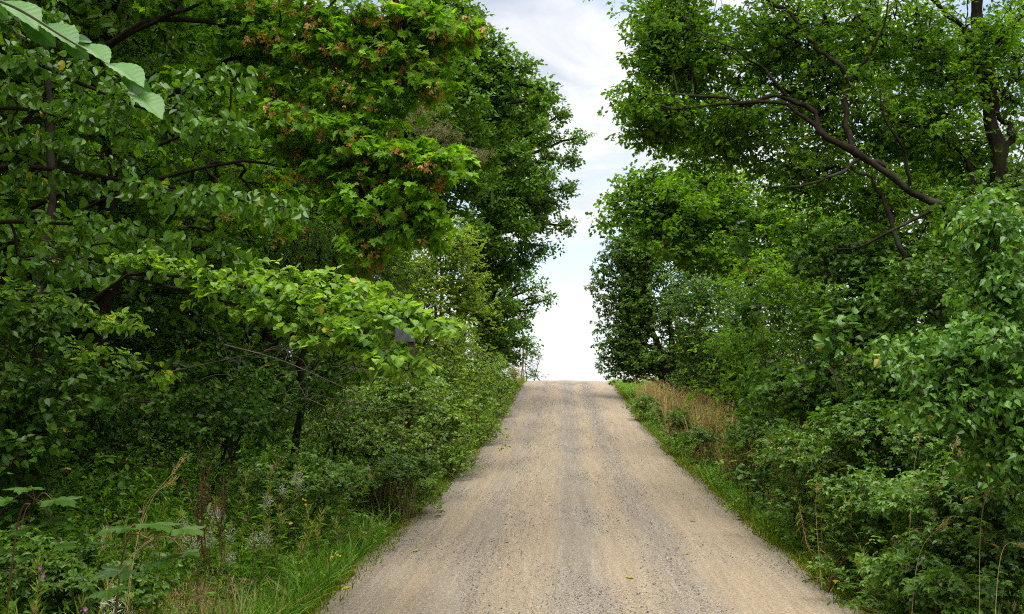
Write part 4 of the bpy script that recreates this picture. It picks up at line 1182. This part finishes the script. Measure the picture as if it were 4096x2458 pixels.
GL, GR = 'trees deep in the wood left of the road', 'trees deep in the wood right of the road'
LL = 'shadowy broadleaf tree deep in the wood left of the road'
LR = 'shadowy broadleaf tree deep in the wood right of the road'
fp = [forest_proto(LL, -9.5, 13.5, 12, 120, GL), forest_proto(LL, -8.0, 19.0, 13, 121, GL)]
LPOS = [(-10, 7.5), (-13, 11), (-13, 17), (-8.5, 25), (-12, 24), (-10.5, 31), (-7, 35), (-14, 37), (-9, 42), (-7.5, 49), (-13, 50), (-17, 29), (-18, 20), (-17, 43), (-7.5, 9.5), (-6.5, 15.5), (-16, 14), (-11, 4.5), (-9, 16), (-6.8, 2.0), (-6.5, -4.5), (-10.5, -1.5), (-7, -10), (-6.5, -16), (-12, -8), (-14, 3), (-16, 7), (-20, 12), (-15, 24), (-20, 33), (-23, 22), (-19, -2), (-23, 4), (-21, 40), (-16, 50), (-11, 38), (-24, 14), (-13, 29), (-5.2, 24.5), (-4.7, 31), (-5, 20.5)]  # unseen ones beside and behind the camera are added to darken the left side
RPOS = [(12, 11), (15.5, 15), (12, 20), (17, 22), (11.5, 27), (10.5, 34), (15, 33), (10, 41), (10, 48), (14, 48), (19, 27), (19, 39), (9.5, 4), (8, -6), (8.5, -12), (8, -18), (14, -3), (14, 5)]  # unseen copies behind the camera are added to block low light from there
for k, (x, y) in enumerate(LPOS):
    dup(fp[k % 2], gxyz(x, y), rng.uniform(0, 6.28), rng.uniform(1.1, 1.5) if x < -6.4 else .9, LL, GL)
for k, (x, y) in enumerate(RPOS):
    dup(fp[(k + 1) % 2], gxyz(x, y), rng.uniform(0, 6.28), rng.uniform(.55, .75) if y > 27 else rng.uniform(.75, .95), LR, GR)


def understorey_proto(label, x, y, seed, group):
    b = gxyz(x, y); z = b[2]
    return plant('forest_shrub', label, 'shrub', b, [WB(x, y, z + .7, 1.1, .6, 1.1, 120), WB(x + .6, y + .3, z + 1.3, 1.0, .7, 1.0, 110), WB(x - .7, y - .2, z + 1.5, .9, .7, .9, 110)],
                 'oval', .10, 11, 'hazel', 'bark', group=group, scatter=.2, flat=.6, trunk_r=.03, seed=seed, stems=5, wood=('stems', 'foliage'), skirt=.5)


UL, UR = 'shadowed undergrowth bushes left of the road', 'shadowed undergrowth bushes right of the road'
TL, TR = 'shadowed bush in the wood behind the left verge', 'shadowed bush in the wood behind the right verge'
up = [understorey_proto(TL, -6.0, 11.5, 130, UL), understorey_proto(TL, -4.6, 16.0, 131, UL)]
UPOS = [(-5.0, 9.0), (-7.5, 8.0), (-8.5, 11), (-6.5, 13.5), (-8.5, 15.5), (-6.2, 18), (-4.5, 20), (-7.5, 21.5), (-5.3, 24), (-4.2, 28), (-7, 28.5), (-5, 32), (-3.9, 36), (-6, 38), (-4.2, 41), (-3.6, 46),
        (-10.5, 10), (-11, 14), (-10.5, 19.5), (-10, 27), (-9.5, 35), (-7.5, 44), (-9, 6.2), (-6.6, 6.6), (-12.5, 9), (-13, 13), (-14, 17.5), (-12.5, 21), (-15, 11), (-13, 26), (-11.5, 31), (-9.5, 23), (-12, 6.5), (-16, 15)]
for k, (x, y) in enumerate(UPOS):
    dup(up[k % 2], gxyz(x, y), rng.uniform(0, 6.28), rng.uniform(.8, 1.2) * (1.35 if x < -9.2 else 1), TL, UL)
for k, (x, y) in enumerate([(7.8, 10.5), (6.6, 13.5), (8.4, 15), (7, 18.5), (9, 20.5), (7, 24), (8.8, 26), (7.4, 30), (7.8, 35), (7.2, 40), (8, 45), (9.8, 13), (11, 17), (10.5, 23.5), (10.5, 30), (7.6, 8.5), (5.9, 22), (6.4, 27.5)]):
    dup(up[k % 2], gxyz(x, y), rng.uniform(0, 6.28), rng.uniform(.8, 1.2), TR, UR)


# ================================================================== SIGN BOARD HALF HIDDEN IN THE LEFT VERGE
def box(mb, c, s, bev=.006):
    c = np.array(c); s = np.array(s) / 2
    v = []
    for sx in (-1, 1):
        for sy in (-1, 1):
            for sz_ in (-1, 1):
                q = np.array([sx, sy, sz_]) * s
                for ax in range(3):
                    w = q.copy()
                    for a2 in range(3):
                        if a2 != ax: w[a2] -= math.copysign(min(bev, s[a2] * .5), w[a2])
                    v.append(c + w)
    v = np.array(v)
    I = lambda sx, sy, sz_, ax: ((sx * 2 + sy) * 2 + sz_) * 3 + ax
    f = []
    for ax in range(3):
        for sd in (0, 1):
            o1, o2 = [a for a in range(3) if a != ax]
            ring = []
            for p, q in ((0, 0), (1, 0), (1, 1), (0, 1)):
                k = [0, 0, 0]; k[ax] = sd; k[o1] = p; k[o2] = q
                ring.append(I(*k, ax))
            f.append(ring if (sd == 1) == (ax != 1) else ring[::-1])
    for ax in range(3):
        o1, o2 = [a for a in range(3) if a != ax]
        for p in (0, 1):
            for q in (0, 1):
                e = []
                for sd in (0, 1):
                    k = [0, 0, 0]; k[ax] = sd; k[o1] = p; k[o2] = q
                    e.append((I(*k, o1), I(*k, o2)))
                f.append([e[0][0], e[1][0], e[1][1], e[0][1]])
    for sx in (0, 1):
        for sy in (0, 1):
            for sz_ in (0, 1):
                f.append([I(sx, sy, sz_, a) for a in range(3)])
    mb.add(v, np.concatenate(f), np.cumsum([0] + [len(x) for x in f[:-1]]), .5)


sb = B(406, 15.2)
top = V(404, 324, 15.2)[2]
root = thing('sign_post', 'weathered wooden post with a dull grey board half hidden by leaves', 'sign', sb)
mb = MB(); box(mb, (sb[0] + .06, sb[1], (sb[2] + top) / 2), (.13, .13, top - sb[2] + .3)); mb.build('post', bark_mat('old_wood', (.05, .036, .026), (.12, .09, .065)), root, sb)
mb = MB(); box(mb, (sb[0] - .02, sb[1] - .085, top - .13), (.30, .02, .30)); mb.build('board', plain_mat('dull_board', (.085, .085, .10), (.16, .155, .17), scale=8), root, sb)


# ================================================================== TALL WEEDS
def weed_willowherb(label, base, h, seed, flowers, fluff, dry=False, group='willowherbs among the verge weeds'):
    r = np.random.default_rng(seed)
    root = thing('willowherb', label, 'wildflower', base, group)
    for s in range(r.integers(3, 7)):
        b = base + np.array([*(r.normal(size=2) * .13), -.02])
        lean = np.array([*(r.normal(size=2) * .16), 1.0])
        hh = h * r.uniform(.6, 1.05)
        q = gaussian_limb(b, b + lean * hh, r, .03, 9)
        mb = MB(); mb.tubes(q[None], np.linspace(.005, .002, 9)[None], 5)
        so_ = mb.build('stem', M['red_stem'] if not dry else M['straw'], root, base)
        at_ = lambda t: np.stack([np.interp(np.minimum(t, 1), np.linspace(0, 1, 9), q[:, a_]) for a_ in range(3)], 1)
        k = int(52 * hh / 1.2)
        t = r.random(k) * .84 + .04
        an = np.arange(k) * 2.4 + r.random(k)
        d = np.c_[np.cos(an), np.sin(an), (-.9 if dry else .35) + .35 * r.normal(size=k)]
        mb = MB()
        mb.instances(T['lance'], at_(t), d, np.c_[r.normal(size=(k, 2)) * .3, np.ones(k)], (.13 - .06 * t) * r.uniform(.8, 1.3, k), np.clip(r.random(k) * .9, 0, .95) if not dry else r.random(k))
        mb.cur = 1
        k = 36
        mb.instances(T['needle'], at_(.70 + .32 * r.random(k)), np.c_[r.normal(size=(k, 2)) * .55, np.ones(k)], r.normal(size=(k, 3)), r.uniform(.05, .09, k), r.random(k))
        mb.build('foliage', [M['weed'] if not dry else M['wither'], M['pod']], so_, base)
        if s < 3:
            for f in range(flowers):
                c = at_(np.array([.99 - .07 * f]))[0] + r.normal(size=3) * .012
                a5 = np.arange(5) * 2 * math.pi / 5
                mb = MB(); mb.instances(T['petal'], np.repeat(c[None], 5, 0), np.c_[np.cos(a5), -.5 + 0 * a5, np.sin(a5)], np.repeat([[0, -1.0, .3]], 5, 0), .013, r.random(5) * .9)
                mb.build('flower', M['petal'], so_, base)
        if fluff:
            k = 110
            c = q[-2] + ball(r, k) * np.array([.035, .035, .055])
            mb = MB(); mb.instances(T['needle'], c, r.normal(size=(k, 3)), r.normal(size=(k, 3)), r.uniform(.02, .05, k), r.random(k))
            mb.build('fluff', M['fluff'], so_, base)
    return root


WH = [
    ('pink flowered willowherb rising before the black hollow on the left', (108, 6.4), 1.25, 3, 0, 0), ('willowherb shedding white fluff in the lower left corner', (70, 4.9), 1.0, 1, 1, 0),
    ('willowherb with feathery pods beside the brown dock stalks', (225, 8.0), 1.05, 0, 1, 0), ('leafy willowherb top under the hazel shadow', (250, 9.4), 1.25, 1, 0, 0),
    ('broad willowherb patch with pale pods in the middle of the left verge', (275, 10.2), 1.15, 0, 1, 0), ('willowherb between the patch of pods and the verge bushes', (312, 11.2), 1.05, 1, 0, 0),
    ('short willowherb with one bloom at the left frame edge', (20, 5.4), 1.0, 2, 0, 0), ('willowherb leaning over the grass at the dock stalks foot', (262, 8.6), .85, 0, 0, 0),
    ('willowherb with two pink blooms over the bramble spill', (866, 8.9), 1.0, 3, 0, 0), ('willowherb with pink bloom behind the bramble spill', (838, 9.8), 1.0, 2, 0, 0),
    ('willowherb beside the tallest dry grass stem', (905, 8.2), .95, 1, 0, 0), ('willowherb with hanging yellowed leaves nearest the right road edge', (768, 14.3), 1.15, 0, 0, 1),
    ('second willowherb with hanging yellowed leaves further from the road', (786, 13.8), 1.15, 0, 0, 1), ('tall withered willowherb in front of the bramble thicket', (826, 10.8), 1.15, 0, 0, 1),
    ('willowherb hiding the foot of the shaded hazel', (165, 8.6), 1.0, 0, 0, 0), ('willowherb with one bloom between the shaded hazel and the brown dock stalks', (188, 8.2), .95, 1, 0, 0),
    ('fluffy willowherb right behind the tallest dock stalk', (215, 8.8), 1.05, 0, 1, 0), ('willowherb in the grass closest to the road on the left', (318, 9.6), .7, 0, 0, 0),
    ('willowherb beside the highest yellow flower', (300, 10.8), .95, 0, 1, 0), ('leaning willowherb before the low mixed leaf bush', (345, 11.6), .9, 0, 0, 0),
    ('willowherb at the foot of the rounded grey green bush', (382, 13.2), .9, 0, 1, 0), ('dense willowherb above the maple sapling with the flat leaf', (140, 7.4), 1.0, 0, 0, 0),
    ('tall leafy willowherb rising between the corner brambles', (945, 7.4), .9, 0, 0, 0), ('willowherb with pale pods under the bowed grass stem', (965, 7.0), .85, 0, 1, 0),
    ('light green willowherb above the fallen sticks', (905, 8.2), .75, 0, 0, 0), ('willowherb leaning out of the bramble spill towards the road', (852, 9.6), .75, 0, 0, 0),
    ('bushy willowherb at the right frame edge below the birch', (1005, 6.8), .8, 0, 0, 0), ('willowherb with seed pods behind the corner brambles', (885, 8.8), 1.0, 1, 0, 0),
    ('willowherb in front of the tall tan tussock', (705, 24.0), 1.1, 0, 0, 0), ('willowherb between the reddish tussock and the bramble mound', (735, 18.0), 1.0, 0, 0, 0),
    ('willowherb low among the broad maple sapling leaves', (95, 5.6), .75, 0, 0, 0), ('fluffy willowherb in the very corner below the maple saplings', (45, 4.6), .8, 0, 1, 0),
    ('willowherb crowding the foot of the slanting grass stems', (130, 6.2), .8, 0, 1, 0), ('short willowherb behind the brown tussock', (175, 7.0), .85, 0, 0, 0), ('willowherb with seed pods in front of the low leafy bramble', (250, 8.2), .8, 0, 1, 0),
    ('willowherb closest to the lowest yellow flower', (285, 9.0), .75, 0, 0, 0), ('willowherb behind the low leafy bramble', (320, 12.2), 1.1, 0, 0, 0), ('willowherb wedged between two verge bushes', (372, 14.4), 1.0, 0, 0, 0),
    ('fluffy willowherb under the birch', (958, 7.6), .95, 0, 1, 0),
]
for k, (lab, (px, d), h, fl, fu, dry) in enumerate(WH):
    weed_willowherb(lab, B(px, d), h, 200 + k, fl, fu, bool(dry))


def dock(label, base, h, seed):
    r = np.random.default_rng(seed)
    root = thing('dock_stalk', label, 'weed', base, 'dry brown dock stalks on the verges')
    ms, md = MB(), MB()
    main = gaussian_limb(base + (0, 0, -.03), base + np.array([*(r.normal(size=2) * .06), 1]) * np.array([1, 1, h]) if False else base + np.array([r.normal() * .06, r.normal() * .06, h]), r, .02, 10)
    ms.tubes(main[None], np.linspace(.005, .002, 10)[None], 5)
    lines = [main]
    for k in range(5):
        j = r.integers(4, 8)
        q = gaussian_limb(main[j], main[j] + np.array([r.normal() * .09, r.normal() * .09, h * r.uniform(.2, .4)]), r, .05, 6)
        ms.tubes(q[None], np.linspace(.004, .002, 6)[None], 4); lines.append(q)
    ms.build('stem', M['dock'], root, base)
    for q in lines:
        k = 80
        t = r.uniform(.45 if q is main else .12, 1, k)
        p = np.stack([np.interp(t, np.linspace(0, 1, len(q)), q[:, a]) for a in range(3)], 1) + r.normal(size=(k, 3)) * .008
        md = MB(); md.instances(T['petal'], p, r.normal(size=(k, 3)), r.normal(size=(k, 3)), r.uniform(.008, .016, k), r.random(k))
        md.build('seed_head', M['dock'], root, base)


for k, (lab, px, d, h) in enumerate([('tallest dark brown dock stalk in the left grass', 208, 7.6, 1.45), ('dark dock stalk right beside the tallest one', 199, 7.4, 1.2), ('thin dock stalk leaning out of the left grass', 219, 8.0, 1.15),
                                     ('short rusty dock stalk before the left verge bushes', 395, 14.0, .9), ('rusty dock stalk standing in the tan dry grass', 712, 20, 1.0)]):
    dock(lab, B(px, d), h, 230 + k)


def grass_stem(label, pts, seed, r0=.0020, group='tall dry grass stems'):
    r = np.random.default_rng(seed)
    q = resample(pts, 16)
    root = thing('grass_stem', label, 'dry grass', q[0], group)
    mb = MB(); mb.tubes(q[None], np.linspace(r0, r0 * .55, 16)[None], 5); mb.build('stem', M['straw'], root, q[0])
    k = 60; t = .84 + .17 * r.random(k)
    p = np.stack([np.interp(np.minimum(t, 1), np.linspace(0, 1, 16), q[:, a]) for a in range(3)], 1) + r.normal(size=(k, 3)) * .006
    ax = unit(q[-1] - q[-3])
    mb = MB(); mb.instances(T['lance'], p, ax + r.normal(size=(k, 3)) * .35, r.normal(size=(k, 3)), r.uniform(.012, .030, k), r.random(k) * .8); mb.build('seed_head', M['drygrass'], root, q[0])


def gs(label, pb, pm, pt, d, seed):
    b = V(*pb, d); b[2] = float(ground_z(b[0], b[1]))
    grass_stem(label, [b, V(*pm, d), V(*pt, d - .1)], seed)


gs('tallest straw grass stem with a full seed head before the right thicket', (902, 560), (912, 490), (922, 424), 7.4, 240)
gs('bowed straw grass stem tilting right of the tallest one', (925, 560), (940, 490), (958, 440), 7.2, 241)
gs('straight thin grass stem under the birch', (955, 560), (957, 500), (960, 452), 7.0, 242)
gs('near grass stem rising through the corner brambles', (976, 600), (980, 540), (989, 484), 6.0, 243)
gs('slanting grass stem crossing the black hollow on the left', (112, 580), (140, 530), (186, 456), 5.6, 244)
gs('shorter slanting grass stem below the crossing one', (118, 585), (140, 525), (176, 478), 5.5, 245)
gs('thin straw stem in the bramble spill', (822, 560), (816, 515), (818, 485), 8.6, 246)
gs('straw stem bent down into the lower right corner', (985, 600), (1000, 560), (1026, 545), 5.6, 247)
gs('low straw stem leaning over the corner bramble leaves', (905, 610), (918, 560), (948, 520), 6.4, 248)
gs('reddish straw stem beside the fluffy willowherb', (938, 560), (930, 510), (927, 462), 7.6, 249)


def dry_clump(label, base, h, n, spread, seed):
    r = np.random.default_rng(seed)
    root = thing('dry_grass_tussock', label, 'dry grass', base, 'tan dry grass tussocks')
    n *= 2; p = base + ball(r, n) * np.array([spread, spread, 0]) * .9; p[:, 2] = ground_z(p[:, 0], p[:, 1])
    d = np.c_[r.normal(size=(n, 2)) * .16, np.ones(n)]
    mb = MB(); mb.instances(T['straw'], p, d, np.c_[r.normal(size=(n, 2)), np.zeros(n)], h * r.uniform(.5, 1.1, n), r.random(n))
    m = n // 3
    tp = p[:m] + unit(d[:m]) * (h * r.uniform(.75, 1.1, m))[:, None]
    for k in range(5):
        mb.instances(T['lance'], tp + r.normal(size=(m, 3)) * .02, d[:m] + r.normal(size=(m, 3)) * .3, r.normal(size=(m, 3)), .03, r.random(m) * .8)
    mb.build('foliage', M['drygrass'], root, base)


for k, (lab, px, d, h, n, s_) in enumerate([('tan tussock nearest the crest on the right', 655, 36, 1.2, 420, .5), ('tall tan tussock in front of the hazel thicket', 690, 27, 1.4, 520, .5), ('reddish tan tussock further down by the bramble mound', 720, 21.5, 1.4, 520, .45),
                                            ('tan tussock fading into bramble beside the yellow leaves', 742, 18.5, .9, 240, .3), ('brownish tussock under the dock stalks on the left', 195, 7.4, .45, 300, .35),
                                            ('thin tan tussock among the left verge bushes', 380, 13.6, .8, 160, .4), ('brown tussock beyond the dark bramble in the lower left corner', 150, 6.6, .4, 260, .35),
                                            ('tan tussock at the lower right frame corner', 1000, 6.6, .6, 160, .35)]):
    dry_clump(lab, B(px, d), h, n, s_, 260 + k)


# maple saplings with broad leaves close by
def sapling(label, base, stem_pts, leaves, seed):
    r = np.random.default_rng(seed)
    root = thing('maple_sapling', label, 'sapling', base, 'maple saplings on the left verge')
    q = resample([base] + stem_pts, 20)
    ms = MB(); ms.tubes(q[None], np.linspace(.0055, .003, 20)[None], 6)
    for (px, py, d, size, dirx, tilt) in leaves:
        c = V(px, py, d)
        j = np.linalg.norm(q - c - np.array([0, 0, .1]), axis=1).argmin()
        pet = resample([q[j], (q[j] + c) / 2 + np.array([0, 0, .03]), c], 6)
        ms.tubes(pet[None], np.full((1, 6), .0022), 4)
        mb = MB(); mb.instances(T['hero_maple'], c[None], np.array([[dirx, -.55, .03]]), np.array([[.1 * r.normal(), -tilt, 1.0]]), np.array([size]), np.array([.10 + .35 * r.random()]), False)
        mb.build('leaf', M['hazel'], root, base)
    ms.build('stem', M['red_stem'], root, base)


sapling('maple sapling spreading a flat broad leaf before the dock stalks', B(118, 4.6), [V(122, 560, 4.2), V(155, 538, 4.0)],
        [(150, 524, 3.9, 0.139, .6, .1), (178, 529, 3.9, 0.123, 1.0, .1), (130, 528, 4, 0.123, -.7, .1), (160, 560, 3.9, 0.115, .3, .5), (128, 570, 3.9, 0.123, -.4, .6), (185, 552, 4.0, 0.066, .9, .3), (108, 590, 3.8, 0.115, .2, .9)], 280)
sapling('maple sapling with stacked leaves at the left frame edge', B(8, 4.8), [V(15, 540, 4.4), V(35, 500, 4.2)],
        [(28, 488, 4.2, 0.115, .1, .1), (52, 500, 4.2, 0.139, .9, .1), (12, 500, 4.2, 0.115, -.6, .1), (52, 520, 4.2, 0.098, .6, .4), (20, 530, 4.2, 0.107, .3, .5), (60, 545, 4.2, 0.082, .8, .3)], 281)


# ================================================================== SMALL THINGS ON THE ROAD
def fallen_leaf(label, tm, mat, u, y, size, yaw, group='fallen leaves on the road'):
    x = float(xc(y)) + u
    z = float(road_z(x, y)) + .016
    mb = MB(); mb.instances(T[tm], np.zeros((1, 3)), np.array([[math.cos(yaw), math.sin(yaw), .05]]), np.array([[.15, .1, 1.0]]), np.array([size]), np.array([.999 if mat != 'wither' else .4]))
    o = mb.build('fallen_leaf', M[mat]); o.location = (x, y, z)
    tag(o, label, 'leaf', group)


def road_u(px, d): return float(V(px, 400, d)[0] - xc(d))


for k, (lab, px, d, tm, mt, sz) in enumerate([
        ('pale green fallen leaf lying alone right of the road middle', 629, 9.2, 'elm', 'linden', .10), ('brown curled leaf left of the road middle', 508, 11.2, 'oak', 'wither', .09),
        ('brown leaf near the middle of the road further up', 532, 14.4, 'oak', 'wither', .09), ('yellow leaf on the upper left of the road', 515, 18.5, 'birch', 'birch', .09),
        ('small green sprig leaf on the left half of the upper road', 509, 22.5, 'elm', 'linden', .11), ('yellowish leaf in the middle of the upper road', 564, 20.0, 'birch', 'birch', .08),
        ('orange brown leaf on the smooth sand to the right', 687, 13.0, 'oak', 'wither', .09), ('dark leaf scrap on the smooth sand near the right edge', 682, 10.6, 'oak', 'hazel', .08),
        ('pale leaf on the dark soil of the left road edge', 354, 9.0, 'elm', 'linden', .10), ('pale yellow leaf left of the gravel band', 420, 10.8, 'birch', 'birch', .08),
        ('light leaf in the middle gravel band', 593, 15.3, 'lance', 'linden', .12)]):
    fallen_leaf(lab, tm, mt, road_u(px, d), d, sz, rng.uniform(0, 6.28))


def stick(label, a, b, seed, r0=.007):
    r = np.random.default_rng(seed)
    q = gaussian_limb(a, b, r, .04, 8)
    q[:, 2] = np.maximum(road_z(q[:, 0], q[:, 1]), ground_z(q[:, 0], q[:, 1])) + .018 + .03 * np.linspace(0, 1, 8)
    mb = MB(); mb.tubes((q - q[0])[None], np.linspace(r0 * .6, r0, 8)[None], 5)
    k = q[4] - q[0]
    mb.tubes(resample([k, k + np.array([.05, .08, .02])], 4)[None], np.linspace(r0 * .4, .001, 4)[None], 4)
    o = mb.build('fallen_stick', M['bark']); o.location = q[0]
    tag(o, label, 'stick', 'sticks at the right road edge')


def RP(px, py):
    """Point of the road surface under a photo position."""
    ds = np.linspace(5, 50, 2000)
    P = np.array([V(px, py, d) for d in ds[::10]])
    f = P[:, 2] - road_z(P[:, 0], P[:, 1])
    return P[np.abs(f).argmin()]


stick('dark stick poking out of the right verge onto the sand', RP(808, 584), RP(838, 578), 300, .009)
stick('short thin stick lying on the sand above the dark one', RP(768, 545), RP(786, 550), 301, .006)
stick('thin bent twig standing by the bramble spill', RP(760, 534), RP(770, 522), 302, .005)


def clod(label, px, py, size, seed):
    p = RP(px, py)
    mb = MB(); mb.instances(stone_tmpl(seed), np.zeros((1, 3)), np.array([[1.0, .3, 0]]), np.array([[.1, .1, 1.0]]), np.array([size]), np.array([.12]))
    r = np.random.default_rng(seed)
    k = 9; mb.instances(stone_tmpl(seed + 1), r.normal(size=(k, 3)) * np.array([size, size, .1 * size]), r.normal(size=(k, 3)) * [1, 1, 0], np.repeat([[0, 0, 1.0]], k, 0), size * r.uniform(.2, .5, k), r.random(k) * .2)
    o = mb.build('soil_clod', M['stone']); o.location = (p[0], p[1], float(road_z(p[0], p[1])) + .012)
    tag(o, label, 'soil clod', 'dark clods along the left road edge')


clod('large dark clod with crumbs at the left edge above the grass', 450, 467, .05, 310)
clod('dark clod on the left edge level with the dry verge gap', 420, 509, .04, 311)
clod('small dark clod high on the left road edge beside the bush', 474, 438, .05, 312)
clod('small crumbly clod near the bottom of the left edge', 436, 500, .025, 313)


# yellow ragwort-like blooms low on the left verge
def yellow_flower(label, px, py, d, seed):
    r = np.random.default_rng(seed)
    top_ = V(px, py, d); b = gxyz(top_[0] + .05, d)
    root = thing('yellow_flower', label, 'wildflower', b, 'yellow flowers on the left verge')
    mb = MB(); mb.tubes(resample([b, (b + top_) / 2 + np.array([.03, 0, 0]), top_], 8)[None], np.linspace(.003, .0015, 8)[None], 4); mb.build('stem', M['green_stem'], root, b)
    k = 8; t = r.random(k)
    mb = MB(); mb.instances(T['lance'], b + (top_ - b) * t[:, None], np.c_[r.normal(size=(k, 2)), .3 * np.ones(k)], np.repeat([[0, 0, 1.0]], k, 0), .06, r.random(k) * .9); mb.build('leaves', M['weed'], root, b)
    mb = MB()
    for h_ in range(3):
        c = top_ + r.normal(size=3) * np.array([.03, .02, .02]); a = np.arange(6) * 2 * math.pi / 6
        mb.instances(T['petal'], np.repeat(c[None], 6, 0), np.c_[np.cos(a), -.3 + 0 * a, np.sin(a)], np.repeat([[0, -1.0, .6]], 6, 0), .012, .5)
    mb.build('petals', M['yellow_petal'], root, b)


yellow_flower('small yellow flower in the middle of the left verge weeds', 305, 503, 10.0, 320)
yellow_flower('yellow flower below the highest yellow one', 294, 523, 9.6, 321)
yellow_flower('yellow flower low beside the left road edge grass', 335, 557, 9.2, 322)
